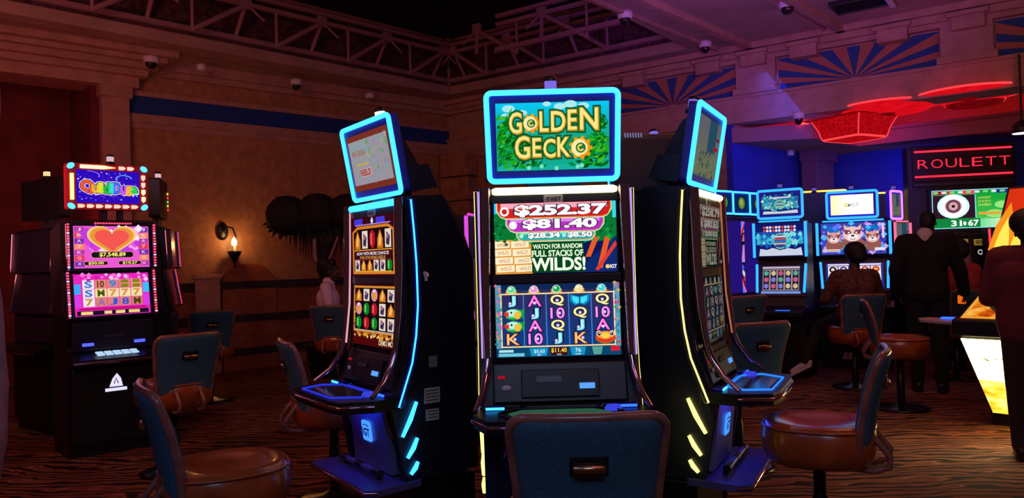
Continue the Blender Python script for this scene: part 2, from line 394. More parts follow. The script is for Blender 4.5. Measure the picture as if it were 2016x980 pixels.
# right wall: solid part, opening into the blue room, header beam with painted sunbursts
TO = 5.05
mb = MB(); slab(wr, -0.1, TO, -0.3, 0.0, 0.0, 3.27, M_TAN, mb); struct(mb.build('wall_right'), 'tan plaster wall behind the middle slot machine', 'wall')
mb = MB(); slab(wr, -0.1, 12.5, -0.45, 0.0, 3.27, ZC + 0.1, M_CORN, mb); struct(mb.build('header_right'), 'plaster header beam painted with sunburst fans', 'header')
mb = MB(); slab(wr, 0.0, 12.5, 0.0, 0.06, 3.27, 3.60, M_CORN, mb); slab(wr, 0.0, 12.5, 0.0, 0.09, 3.60, 3.64, M_CORN, mb)
for (z0, z1, d) in ((4.08, 4.14, 0.10), (4.14, 4.22, 0.16), (4.22, 4.3, 0.24)): slab(wr, 0.0, 12.5, 0.0, d, z0, z1, M_CORN, mb)
struct(mb.build('trim_5'), 'plain lower fascia and stepped top moulding of the header', 'trim')
mb = MB(); slab(wr, 0.62, 2.2, 0.0, 0.02, 3.42, 3.58, M_BLUEBAND, mb); struct(mb.build('trim_6'), 'blue band continuing past the room corner', 'trim')
M_ORA = mat('fan_terracotta_paint', (0.42, 0.15, 0.08), 0.85); M_FBL = mat('fan_blue_paint', (0.02, 0.07, 0.22), 0.85)
def sunburst(tc, half, label):
    mb = MB(); z0, z1 = 3.65, 4.06; hh = z1 - z0; n = 17
    def edge(a):        # ray from the bottom centre to the border of the rectangle
        dx, dz = math.cos(a) * 2.2, math.sin(a)
        k = min(half / max(1e-6, abs(dx)), hh / max(1e-6, dz)) if dz > 1e-6 else half / abs(dx)
        return dx * k, dz * k
    for i in range(n):
        a0, a1 = pi * i / n, pi * (i + 1) / n
        m = M_ORA if i % 2 else M_FBL; dd = 0.022 if i % 2 else 0.012
        (x0, y0), (x1, y1) = edge(a0), edge(a1)
        b0, b1 = 0.06, 0.06
        pts = [wr(tc - x0 * b0, 0, z0 + y0 * b0), wr(tc - x0, 0, z0 + y0)]
        if y0 < hh - 1e-4 and y1 >= hh - 1e-4 and abs(x0) > half - 1e-3: pts.append(wr(tc - x0, 0, z1))
        if y1 < hh - 1e-4 and y0 >= hh - 1e-4 and abs(x1) > half - 1e-3: pts.append(wr(tc - x1, 0, z1))
        pts += [wr(tc - x1, 0, z0 + y1), wr(tc - x1 * b1, 0, z0 + y1 * b1)]
        mb.ext(pts, NRW * dd, m)
    return struct(mb.build('sunburst_panel'), label, 'painted panel')
sunburst(4.30, 0.95, 'blue and terracotta sunburst fan nearer the room corner')
sunburst(6.78, 0.95, 'blue and terracotta sunburst fan in the middle of the header')
sunburst(9.26, 0.95, 'blue and terracotta sunburst fan cut by the right photo edge')
for i, t in enumerate((3.06, 5.54, 8.02, 10.5)):
    mb = MB(); slab(wr, t - 0.27, t + 0.27, 0.0, 0.10, 3.64, 4.08, M_CORN, mb); slab(wr, t - 0.31, t + 0.31, 0.0, 0.13, 3.64, 3.72, M_CORN, mb)
    struct(mb.build('frieze_block', bevel=0.01))
for t in (3.75, 4.9, 5.54, 6.2, 7.25, 8.05, 9.0): 
    mb = MB(); slab(wr, t - 0.17, t + 0.17, 0.0, 0.2, 4.0, 4.15, M_CORN, mb); slab(wr, t - 0.21, t + 0.21, 0.0, 0.24, 4.15, 4.2, M_CORN, mb)
    struct(mb.build('corbel', bevel=0.01))

# ceiling with a rectangular skylight well
A0 = Vector((-0.97, 12.96, 0)); B0 = Vector((2.5, 10.5, 0)); DL = Vector((-0.69, -0.724, 0)); DR = Vector((-0.6, -0.8, 0))
AE = A0 + DL * 13; BE = B0 + DR * 10
up = Vector((0, 0, 1))
def at(p, z): return Vector((p.x, p.y, z))
mb = MB()
mb.ext([at(p, ZC) for p in (A0, AE, wl(14.5), wl(-0.15), K)], up * 0.14, M_CEIL)
mb.ext([at(p, ZC) for p in (A0, K, wr(12.4), Vector((12.5, -1.5, 0)), Vector((-3.0, -1.5, 0)), BE, B0)], up * 0.14, M_CEIL)
struct(mb.build('ceiling'), 'plaster ceiling around the dark open well', 'ceiling')
# beams hanging a little below the ceiling right of the well
M_CEIL2 = M_CORN
mb = MB()
dB = DR.normalized(); nB = Vector((-dB.y, dB.x, 0))
def strip(p, q, w, z0, z1):
    d = (q - p).normalized(); n = Vector((-d.y, d.x, 0)) * w / 2
    mb.ext([at(p - n, z0), at(q - n, z0), at(q + n, z0), at(p + n, z0)], up * (z1 - z0), M_CEIL2)
p1, p2 = F(1500, 96, ZC), F(1285, 2, ZC); dd = (p2 - p1).normalized(); p2 = p1 + dd * 9; strip(p1, p2, 0.10, 4.22, 4.3)
q1, q2 = F(1470, 118, ZC), F(1240, 2, ZC); q2 = q1 + dd * 9; strip(q1, q2, 0.05, 4.26, 4.3)
r1 = F(1690, 72, ZC); strip(r1, r1 + dd * 9, 0.10, 4.22, 4.3); r2 = F(1650, 70, ZC); strip(r2, r2 + dd * 9, 0.05, 4.26, 4.3)
struct(mb.build('trim_7', bevel=0.008), 'thin plaster mouldings running across the purple lit ceiling', 'trim')
# the well: maroon sides, black top
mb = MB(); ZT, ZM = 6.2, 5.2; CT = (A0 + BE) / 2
def wallseg(p, q, z0, z1, m):
    n = Vector((-(q - p).y, (q - p).x, 0)).normalized()
    if n.dot((p + q) / 2 - CT) < 0: n = -n
    mb.ext([at(p, z0), at(q, z0), at(q + n * 0.1, z0), at(p + n * 0.1, z0)], up * (z1 - z0), m)
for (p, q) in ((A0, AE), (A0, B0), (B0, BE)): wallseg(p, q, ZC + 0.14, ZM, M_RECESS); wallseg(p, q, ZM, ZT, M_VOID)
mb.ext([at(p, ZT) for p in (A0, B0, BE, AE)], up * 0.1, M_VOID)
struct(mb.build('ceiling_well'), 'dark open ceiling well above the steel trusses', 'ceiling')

# steel trusses along the sides of the well
def bar(p, q, r, m=M_STEEL, mb=None, n=6):
    mb = mb or MB(); return mb.tube([p, q], r, m, n)
def truss(label, start, d, L, inset, step, first):
    nn = Vector((-d.y, d.x, 0))
    if nn.dot(CT - start) < 0: nn = -nn
    o = start + nn * inset
    root = thing('ceiling_truss', label, 'truss', at(o, 4.45), 0, 'trusses in the ceiling well')
    off = -at(o, 4.45)
    def p(s, z, k=0.0): return at(o + d * s - nn * k, z) + off
    for k, z in ((0.0, 4.86), (0.0, 4.98)): MB().ext([p(0, z, -0.03), p(L, z, -0.03), p(L, z, 0.03), p(0, z, 0.03)], up * 0.05, M_STEEL).build('chord', root)
    MB().ext([p(0, 4.48, inset - 0.02), p(L, 4.48, inset - 0.02), p(L, 4.48, inset - 0.09), p(0, 4.48, inset - 0.09)], up * 0.06, M_STEEL).build('lower_chord', root)
    s = first
    while s < L:
        bar(p(s, 4.40), p(s, 4.9), 0.022).build('hanger', root)
        bar(p(s, 4.42), p(s - step * 0.62, 4.88), 0.035).build('brace', root)
        bar(p(s - step * 0.62, 4.9), p(s - step * 0.85, 4.72), 0.018).build('strut', root)
        mbx = MB().box(p(s - step * 0.62, 4.9), (0.14, 0.05, 0.14), M_STEEL, Matrix.Rotation(math.atan2(d.y, d.x), 3, 'Z')); mbx.build('gusset_plate', root)
        bar(p(s - step * 0.62, 4.9), p(s - step * 0.62, 4.52, inset - 0.05), 0.03).build('cross_beam', root)
        s += step
    return root
truss('steel truss along the left side of the ceiling well', A0, DL.normalized(), 9.5, 0.35, 1.14, 1.14)
truss('steel truss along the far right side of the ceiling well', A0, VR, 4.1, 0.35, 1.08, 1.05)
truss('steel truss crossing the ceiling well nearer the camera', Vector((-0.12, 11.1, 0)), VR, 2.1, 0.02, 1.15, 0.35)
mb = MB(); mb.tube([at(A0, 4.44) + (CT - A0).normalized() * 0.05, at(A0, 5.25) + (CT - A0).normalized() * 0.05], 0.035, M_STEEL, 8)
for (p, q) in ((A0, AE), (A0, B0)):
    i = (CT - A0).normalized() * 0.04; i.z = 0
    mb.tube([at(p, ZM) + i, at(q, ZM) + i], 0.028, M_STEEL, 6)
tag(mb.build('pipe_frame'), 'thin pipe frame at the upper rim of the ceiling well', 'pipe')

# far blue room seen through the opening
KF = Vector((5.1, 12.5, 0)); dfl = UL; dfr = Vector((0.79, -0.613, 0)).normalized(); ZF = 3.62
mb = MB(); a, b = KF + dfl * 2.66, KF - dfl * 0.1; n = Vector((-0.67, 0.743, 0)) * 0.15
mb.ext([at(a, 0), at(b, 0), at(b + n, 0), at(a + n, 0)], up * ZF, M_BLUEW); struct(mb.build('wall_back'), 'blue wall behind the far slot machines', 'wall')
mb = MB(); a, b = KF, KF + dfr * 6.5; n = Vector((0.61, 0.79, 0)) * 0.15
mb.ext([at(a, 0), at(b, 0), at(b + n, 0), at(a + n, 0)], up * ZF, M_BLUEW); struct(mb.build('wall_far'), 'blue wall behind the roulette sign', 'wall')
# dropped soffit ring with red cove above it
mb = MB(); i1 = Vector((0.669, -0.743, 0)); i2 = Vector((-0.613, -0.79, 0)); dW = 0.75
inn = KF + i1 * dW + i2 * dW * 0.9
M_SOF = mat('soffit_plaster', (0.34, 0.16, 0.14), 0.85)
mb.ext([at(p, 3.02) for p in (KF + dfl * 2.66, KF, KF + dfr * 6.4, inn + dfr * 6.2, inn, inn + dfl * 1.35)], up * 0.2, M_SOF)
for (p, q, n_) in ((inn, inn + dfl * 1.35, i1), (inn, inn + dfr * 6.2, i2)):
    mb.ext([at(p, 3.2), at(q, 3.2), at(q - n_ * 0.03, 3.2), at(p - n_ * 0.03, 3.2)], up * 0.06, M_SOF)
struct(mb.build('soffit_far'), 'dropped soffit edged with red cove light', 'soffit')
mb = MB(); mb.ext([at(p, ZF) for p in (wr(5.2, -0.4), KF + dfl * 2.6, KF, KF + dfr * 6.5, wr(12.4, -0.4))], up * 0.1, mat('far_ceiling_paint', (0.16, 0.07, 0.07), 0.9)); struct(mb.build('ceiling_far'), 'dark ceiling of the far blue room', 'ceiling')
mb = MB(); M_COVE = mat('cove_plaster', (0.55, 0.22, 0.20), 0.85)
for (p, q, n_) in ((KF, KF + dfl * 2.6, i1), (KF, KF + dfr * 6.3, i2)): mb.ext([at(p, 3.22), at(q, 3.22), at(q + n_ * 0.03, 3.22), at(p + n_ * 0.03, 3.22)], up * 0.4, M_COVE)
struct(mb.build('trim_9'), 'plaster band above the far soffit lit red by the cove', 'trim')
E_RED = elin('red_cove_glow', (1.0, 0.02, 0.015), 9.0)
t1 = MB().tube([at(inn + dfl * 1.5, 3.235) + i1 * -0.12, at(inn, 3.235) + (KF - inn).normalized() * 0.16], 0.016, E_RED); tag(t1.build('cove_light'), 'red cove light line on the soffit above the left blue wall', 'light')
t2 = MB().tube([at(inn, 3.235) + (KF - inn).normalized() * 0.16, at(inn + dfr * 6.0, 3.235) + i2 * -0.12], 0.016, E_RED); tag(t2.build('cove_light'), 'red cove light line on the soffit above the roulette sign', 'light')
mb = MB(); c = Vector((4.72, 12.05, 0)); mb.ext([at(c + dfl * 0.28, 0), at(c - dfl * 0.28, 0), at(c - dfl * 0.28 + i1 * 0.25, 0), at(c + dfl * 0.28 + i1 * 0.25, 0)], up * 2.86, mat('violet_pillar_paint', (0.22, 0.10, 0.16), 0.85))
mb.ext([at(c + dfl * 0.33, 2.86), at(c - dfl * 0.33, 2.86), at(c - dfl * 0.33 + i1 * 0.3, 2.86), at(c + dfl * 0.33 + i1 * 0.3, 2.86)], up * 0.16, mat('violet_pillar_paint', (0, 0, 0)))
struct(mb.build('pillar_far', bevel=0.01), 'dull violet pillar on the far blue wall', 'pillar')

# red glass bowls hanging under the far ceiling
E_BOWL = enoise('red_glass_glow', [(0.3, (150, 2, 10)), (0.5, (190, 6, 20)), (0.72, (225, 24, 36))], 40, 0.75)
E_BOWL.cycles.emission_sampling = 'AUTO'
E_DISC = enoise('red_disc_glow', [(0.3, (200, 6, 18)), (0.7, (240, 16, 34))], 6, 0.95); E_DARKR = enoise('deep_red_glass_glow', [(0.3, (90, 3, 8)), (0.7, (130, 6, 14))], 8, 0.8)
E_RIMR = elin('red_rim_glow', (1.0, 0.05, 0.06), 1.3)
def bowl(px, py, Y, r, h, kind, label):
    p = P(px, py, Y); root = thing('ceiling_lamp', label, 'lamp', p, R(28), 'red glass lamps over the far room')
    if kind == 'drum':
        MB().lathe([(r * 0.72, -h / 2), (r * 0.76, -h / 2 + 0.03), (r * 0.83, 0), (r, h / 2), (r * 0.97, h / 2), (r * 0.74, -h / 2 + 0.04)], E_BOWL, n=48, pw=9.0).build('glass_shade', root)
        MB().lathe([(r * 0.72, -h / 2 - 0.008), (r * 0.755, -h / 2), (r * 0.76, -h / 2 + 0.016), (r * 0.71, -h / 2 + 0.01), (r * 0.72, -h / 2 - 0.008)], E_RIMR, n=48, pw=9.0).build('lower_rim', root)
        MB().lathe([(r * 0.99, h / 2 - 0.005), (r * 1.02, h / 2 + 0.005), (r * 0.99, h / 2 + 0.015), (r * 0.97, h / 2), (r * 0.99, h / 2 - 0.005)], E_DARKR, n=48, pw=9.0).build('upper_rim', root)
        e = MB(); [e.tube([(r * 0.765 * sx * 0.92, r * 0.765 * sy * 0.92, -h / 2 + 0.01), (r * 0.85 * sx * 0.92, r * 0.85 * sy * 0.92, 0), (r * 1.01 * sx * 0.92, r * 1.01 * sy * 0.92, h / 2)], 0.008, E_RIMR, 6) for sx in (-1, 1) for sy in (-1, 1)]; e.build('corner_edges', root)
    else:
        m_ = E_DISC if kind == 'disc' else E_DARKR
        MB().lathe([(0.0, -h / 2), (r * 0.5, -h / 2 + 0.01), (r * 0.85, -h * 0.1), (r, h / 2), (r * 0.98, h / 2), (0.0, h / 2 - 0.02)], m_, n=36).build('glass_shade', root)
        MB().lathe([(r * 0.99, h / 2 - 0.012), (r * 1.015, h / 2), (r * 0.99, h / 2 + 0.014), (r * 0.97, h / 2), (r * 0.99, h / 2 - 0.012)], E_RIMR, n=36).build('rim', root)
        if kind == 'disc': MB().lathe([(0.0, -h / 2 - 0.02), (r * 0.16, -h / 2 - 0.012), (r * 0.18, -h / 2 + 0.01), (0.0, -h / 2 + 0.01)], E_DARKR, n=20).build('finial', root)
    top = ZF - p.z; MB().tube([(0, 0, h / 2 - 0.02), (0, 0, top)], 0.02, M_BLACK, 8).build('stem', root)
    MB().lathe([(0.0, top), (0.09, top), (0.07, top - 0.04), (0.0, top - 0.04)], M_BLACK, n=16).build('canopy', root)
bowl(1681, 254, 10.2, 0.40, 0.27, 'drum', 'square red lit glass drum lamp, lowest of the three')
bowl(1745, 218, 9.9, 0.60, 0.09, 'disc', 'wide shallow red glass lamp above the drum lamp')
bowl(1918, 206, 9.7, 0.34, 0.07, 'ring', 'small shallow red glass lamp at the right')
bowl(1905, 190, 9.3, 0.62, 0.05, 'disc', 'thin red lit lamp edge just under the header beam')

# security cameras and detectors on the ceiling
def dome(px, py, z, label, r=0.085, eye=True):
    p = F(px, py, z) if z else None; root = thing('dome_camera', label, 'camera', p, 0, 'dome cameras on the ceiling')
    MB().lathe([(0, 0.0), (r, 0.0), (r * 1.02, -0.03), (r * 0.9, -0.075), (r * 0.8, -0.08), (0.0, -0.08)], M_WHITEP, n=24).build('housing', root)
    if eye: MB().lathe([(r * 0.72, -0.078), (r * 0.68, -0.11), (r * 0.45, -0.145), (0.0, -0.16)], M_SMOKE, n=20).build('dome', root)
    return root
dome(1230, 24, ZC, 'white dome camera beside the ceiling well above the middle machine', 0.09)
dome(1388, 82, ZC, 'white dome camera at the right corner of the ceiling well', 0.085)
dome(1550, 2, ZC, 'white dome camera cut by the top photo edge', 0.1)
dome(30, 62, ZC, 'white detector at the far left of the ceiling', 0.10, False)
dome(297, 112, 4.22, 'white dome camera above the left end of the blue band', 0.10)
dome(396, 127, 4.22, 'small white detector on the left cornice', 0.06, False)
dome(583, 157, 4.22, 'white dome camera on the left cornice in the middle', 0.085)
dome(728, 184, 4.22, 'white dome camera above the left machine lamp', 0.075, False)
dome(1572, 222, 3.27, 'small dome camera under the header beam', 0.075)

dome(1556, 296, 3.02, 'small pale detector under the far soffit, left of the pair by the violet pillar', 0.055, False)
dome(1576, 302, 3.02, 'small pale detector under the far soffit, right of the pair by the violet pillar', 0.055, False)
def vent():
    p = F(1694, 3, ZC); root = thing('ceiling_vent', 'dark air vent with pale edge on the ceiling, cut by the top photo edge', 'vent', p, math.atan2(VR.y, VR.x))
    m = MB(); [m.bb(a, b, M_BLACK) for a, b in (((-0.30, -0.22, -0.05), (0.30, -0.18, 0.0)), ((-0.30, 0.18, -0.05), (0.30, 0.22, 0.0)), ((-0.30, -0.18, -0.05), (-0.26, 0.18, 0.0)), ((0.26, -0.18, -0.05), (0.30, 0.18, 0.0)))]; m.build('frame', root, bevel=0.006)
    MB().bb((0.27, -0.24, -0.075), (0.33, 0.24, -0.045), M_WHITEP).build('bracket', root, bevel=0.005)
    for k in range(6): MB().box((0, -0.15 + 0.06 * k, -0.025), (0.52, 0.045, 0.006), M_BLACK, Matrix.Rotation(R(35), 3, 'X')).build('slat', root)
vent()
# wall lamp with candle bulb
def wall_lamp():
    s = 4.05 - (-0.055); p = F(459, 490, 1.70)
    # point on the left wall under the picture of the bulb
    best = min((i * 0.01 for i in range(535)), key=lambda q: abs((wl(q).x / wl(q).y) - (ray(452, 480).x / ray(452, 480).y)))
    b = wl(best, 0.0, 1.83); root = thing('wall_lamp', 'black iron wall lamp with glowing candle bulb on the tan wall', 'lamp', b, math.atan2(NL.y, NL.x) + pi / 2)
    # local: -Y towards the room, x along the wall
    MB().lathe([(0, 0.0), (0.075, 0.004), (0.085, 0.02), (0.05, 0.035), (0.0, 0.045)], M_BLACK, n=20, sy=1.5).build('backplate', root, rot=(R(90), 0, 0), loc=(-0.11, 0.0, 0.16))
    pts = [(-0.11, -0.03, 0.16), (-0.08, -0.1, 0.22), (-0.02, -0.16, 0.2), (0.02, -0.17, 0.08), (0.01, -0.16, -0.03), (0.0, -0.155, -0.12)]
    MB().tube(pts, 0.012, M_BLACK).build('arm', root)
    MB().lathe([(0.0, -0.36), (0.018, -0.34), (0.012, -0.31), (0.045, -0.24), (0.085, -0.17), (0.10, -0.13), (0.07, -0.125), (0.0, -0.12)], M_BLACK, (0, -0.155, 0), n=18).build('cup', root)
    MB().lathe([(0.022, -0.12), (0.022, -0.05)], M_WHITEP, (0, -0.155, 0), n=12).build('candle', root)
    MB().lathe([(0.0, -0.055), (0.03, -0.04), (0.038, 0.0), (0.026, 0.04), (0.0, 0.075)], elin('candle_bulb_glow', (1.0, 0.72, 0.38), 22.0), (0, -0.155, 0), n=14).build('bulb', root)
    w = root.matrix_basis @ Vector((0, -0.24, 0.02)); lamp('wall_lamp_light', 'POINT', w, 4.5, (1.0, 0.36, 0.07), 0.05)
wall_lamp()
# round-topped brown panel standing against the wainscot, and a dark palm with three round crowns
def on_left_wall(px):
    r = ray(px, 500).x / ray(px, 500).y; return min((i * 0.01 for i in range(535)), key=lambda q: abs(wl(q).x / wl(q).y - r))
s = on_left_wall(487); b = wl(s, 0.10); mbx = MB(); out = [(-0.4, 0.0), (-0.4, 1.22)] + [(0.4 * math.cos(R(180 - 180 * k / 14)), 1.22 + 0.30 * math.sin(R(180 * k / 14))) for k in range(15)] + [(0.4, 0.0)]
mbx.ext([(x, 0.03, z) for x, z in out], (0, 0.06, 0), M_WAIN)
tag(mbx.build('arched_panel', bevel=0.012, loc=b, rot=(0, 0, math.atan2(NL.y, NL.x) + pi / 2)), 'round topped brown wood panel under the wall lamp', 'panel')
for px in (402,):
    b = wl(on_left_wall(px), 0.13); mbx = MB().bb((-0.17, 0, 0), (0.17, 0.05, 1.38), M_CORN); mbx.bb((-0.2, -0.02, 1.32), (0.2, 0.07, 1.38), M_CORN)
    struct(mbx.build('trim_8', bevel=0.01, loc=b, rot=(0, 0, math.atan2(NL.y, NL.x) + pi / 2)), 'short pale post against the wainscot', 'trim')
def palm():
    base = P(640, 500, 10.2); base.z = 0
    root = thing('potted_palm', 'dark palm with three round crowns behind the seated woman', 'palm', base, R(0)); root.scale = (1.1, 1.1, 1.02)
    M_LEAF = mat('dark_leaf', (0.008, 0.010, 0.009), 0.8, var=0.3, scale=30); M_POT = mat('dark_pot', (0.03, 0.02, 0.02), 0.6)
    MB().lathe([(0.0, 0), (0.2, 0), (0.26, 0.4), (0.28, 0.42), (0.24, 0.42), (0.0, 0.40)], M_POT, n=24).build('pot', root)
    MB().tube([(0, 0, 0.38), (0.02, 0, 0.9), (-0.02, 0.02, 1.35), (0.0, 0, 1.75)], [0.09, 0.07, 0.07, 0.10], M_LEAF, 10).build('trunk', root)
    rg = random.Random(3)
    for (cx, cz, r) in ((-0.45, 2.10, 0.27), (-0.08, 2.12, 0.27), (0.28, 2.12, 0.25)):
        m = MB()
        m.ell((cx, 0, cz), (r * 0.98, 0.2, r * 0.97), M_LEAF, 14, 9)
        for k in range(46):     # pleated leaflets radiating from the crown, longer and drooping below
            a = rg.uniform(0, 2 * pi); dy = rg.uniform(-0.6, 0.6); L = r * (rg.uniform(0.9, 0.99) if math.sin(a) > -0.35 else rg.uniform(1.0, 1.3))
            t = Vector((cx + L * math.cos(a), dy * r, cz + L * math.sin(a) * 0.98)); b0 = Vector((cx, dy * 0.3 * r, cz)); w = Vector((-math.sin(a), 0, math.cos(a))) * 0.035
            mid = (b0 * 0.35 + t * 0.65)
            m.add([b0, mid + w, t, mid - w, mid + Vector((0, 0.02, 0))], [(0, 1, 4), (1, 2, 4), (2, 3, 4), (3, 0, 4)], M_LEAF)
        m.build('crown', root)
    m = MB()
    for k in range(30):
        x = -0.5 + k * 0.027; L = 0.42 * (1 - abs((k - 17) / 18.0) ** 2) + 0.05; t = Vector((x + rg.uniform(-0.03, 0.03), rg.uniform(-0.1, 0.1), 1.93 - L)); b0 = Vector((x, 0, 1.98)); w = Vector((0.026, 0, 0))
        m.add([b0 + w, b0 - w, t, (b0 + t) / 2 + Vector((0, 0.03, 0))], [(0, 1, 2), (0, 3, 2), (1, 3, 2)], M_LEAF)
    m.build('hanging_fronds', root)
    M_PALE = mat('pale_stem', (0.36, 0.24, 0.20), 0.6)
    MB().tube([(-0.10, -0.09, 1.78), (-0.10, -0.11, 1.55), (-0.06, -0.12, 1.47), (0.02, -0.12, 1.40)], 0.02, M_PALE).build('stem', root)
    MB().tube([(0.17, -0.05, 1.80), (0.10, -0.1, 1.58), (0.02, -0.12, 1.40), (-0.02, -0.12, 1.34)], 0.014, M_PALE).build('stem', root)
palm()

# rough stone pillar at the left edge
def pillar():
    m = MB(); n, L = 40, 44; vs = []; c = Vector((-2.07, 2.5, 0))
    for i in range(L + 1):
        z = ZC * i / L
        for k in range(n):
            a = 2 * pi * k / n; r = 0.325 + 0.05 * mnoise.noise(Vector((math.cos(a) * 1.4, math.sin(a) * 1.4, z * 1.7))) + 0.018 * mnoise.noise(Vector((math.cos(a) * 5, math.sin(a) * 5, z * 6)))
            vs.append((r * math.cos(a), r * math.sin(a), z))
    m.add(vs, [(i * n + k, i * n + (k + 1) % n, (i + 1) * n + (k + 1) % n, (i + 1) * n + k) for i in range(L) for k in range(n)], mat('rough_mauve_stone', (0.45, 0.26, 0.34), 0.9, var=0.2, scale=9, bump=0.5), True)
    struct(m.build('pillar_left', loc=c), 'rough mauve stone pillar cut by the left photo edge', 'pillar')
    p = Vector((-1.73, 2.42, 1.07)); r = thing('wall_socket', 'small pale socket box on the rough stone pillar', 'socket', p, R(60))
    MB().bb((-0.03, -0.015, -0.045), (0.03, 0.05, 0.045), M_WHITEP).build('box', r, bevel=0.006)
    MB().bb((-0.016, -0.019, -0.026), (0.016, -0.014, 0.026), M_BLACK).build('socket_plate', r)
pillar()
# ------------------------------------------------------------------ pictures shown on the game screens
YEL = (255, 214, 70); GOLD = (228, 168, 60); CREAM = (255, 240, 190); WHT = (255, 255, 255); DKG = (10, 70, 25); NAVY = (22, 34, 92); BLK = (4, 4, 8)
def art_golden(w, h):
    a = Art(w, h, 1060, 625, 1.0)
    a.rect(0, 0, 1060, 625, (8, 120, 50), 0)
    a.grad(0, 0, 1060, 330, (10, 200, 250), (20, 170, 130), 0.3, 8); a.grad(0, 330, 1060, 625, (14, 150, 70), (20, 180, 170), 0.3, 6)
    rg = random.Random(5)
    for (u, v, r) in ((120, 50, 60), (250, 90, 45), (600, 40, 55), (700, 20, 60), (820, 40, 55), (480, 15, 40), (90, 110, 35)): a.circ(u, v, r, (170, 235, 240), 0.6 + r * 0.002, r * 0.55)
    greens = [(4, 110, 20), (10, 150, 24), (2, 74, 20), (30, 170, 30), (4, 130, 50), (70, 190, 30)]
    for k in range(300):      # broad leaves and fern fronds at both sides
        left = rg.random() < 0.52; t = rg.random(); v = 130 + 480 * t ** 0.8
        u = rg.uniform(0, 110 + 300 * t) if left else 1060 - rg.uniform(0, 40 + 330 * t * t + 70 * (1 - t))
        L = rg.uniform(40, 120); an = R(rg.uniform(-80, 40) + (0 if left else 180)); w_ = rg.uniform(8, 20)
        d = Vector((math.cos(an), math.sin(an))); n_ = Vector((-d.y, d.x)); p = Vector((u, v))
        pts = [p, p + d * L * 0.5 + n_ * w_, p + d * L, p + d * L * 0.5 - n_ * w_]
        if all(0 <= q.x <= 1060 and 0 <= q.y <= 625 for q in pts): a.pg([(q.x, q.y) for q in pts], rg.choice(greens), 0.9 + k * 0.004)
    for k in range(26):
        v = 240 + k * 13; a.line(10, v, 90 + 60 * math.sin(k), v - 40, 6, greens[k % 6], 2.0)
    for u, v in ((300, 600), (420, 590), (560, 610), (760, 600), (800, 590)): a.circ(u, v, 20, (120, 230, 190), 2.1)
    def letter(ch, u, v, hh, ww, col=CREAM):
        a.t(ch, u, v, hh, (4, 50, 26), 2.4, width=ww, bold=0.10); a.t(ch, u, v, hh, (50, 120, 40), 3.0, width=ww, bold=0.07); a.t(ch, u, v, hh, (236, 150, 30), 3.5, width=ww, bold=0.028); a.t(ch, u - 3, v - 4, hh * 0.98, (255, 232, 140), 4.0, width=ww * 0.97, bold=0.010)
    def swirl(u, v, r):
        for k in range(9): a.circ(u + r * 1.02 * math.cos(k * 0.7), v + r * 1.0 * math.sin(k * 0.7), r * 0.2, (236, 150, 20), 3.1)
        a.circ(u, v, r * 1.04, (6, 60, 30), 2.6); a.circ(u, v, r * 0.98, (250, 190, 40), 3.4); a.circ(u - r * 0.1, v, r * 0.85, (255, 236, 170), 3.8)
        a.circ(u, v, r * 0.52, (20, 120, 60), 4.2); a.ring(u, v, r * 0.18, r * 0.36, (250, 210, 90), 4.6, a0=20, a1=300)
        a.ring(u, v, r * 0.72, r * 0.95, (240, 150, 20), 4.4, a0=-60, a1=95)
    for ch, u, v, hh, ww in (('G', 185, 185, 190, 115), ('L', 452, 178, 180, 78), ('D', 585, 178, 180, 130), ('E', 716, 168, 180, 80), ('N', 873, 162, 195, 165)): letter(ch, u, v, hh, ww)
    swirl(330, 190, 76)
    for ch, u, v, hh, ww in (('G', 245, 412, 205, 135), ('E', 380, 415, 170, 76), ('C', 498, 425, 170, 110), ('K', 630, 415, 175, 110)): letter(ch, u, v, hh, ww)
    swirl(790, 425, 92)
    return a
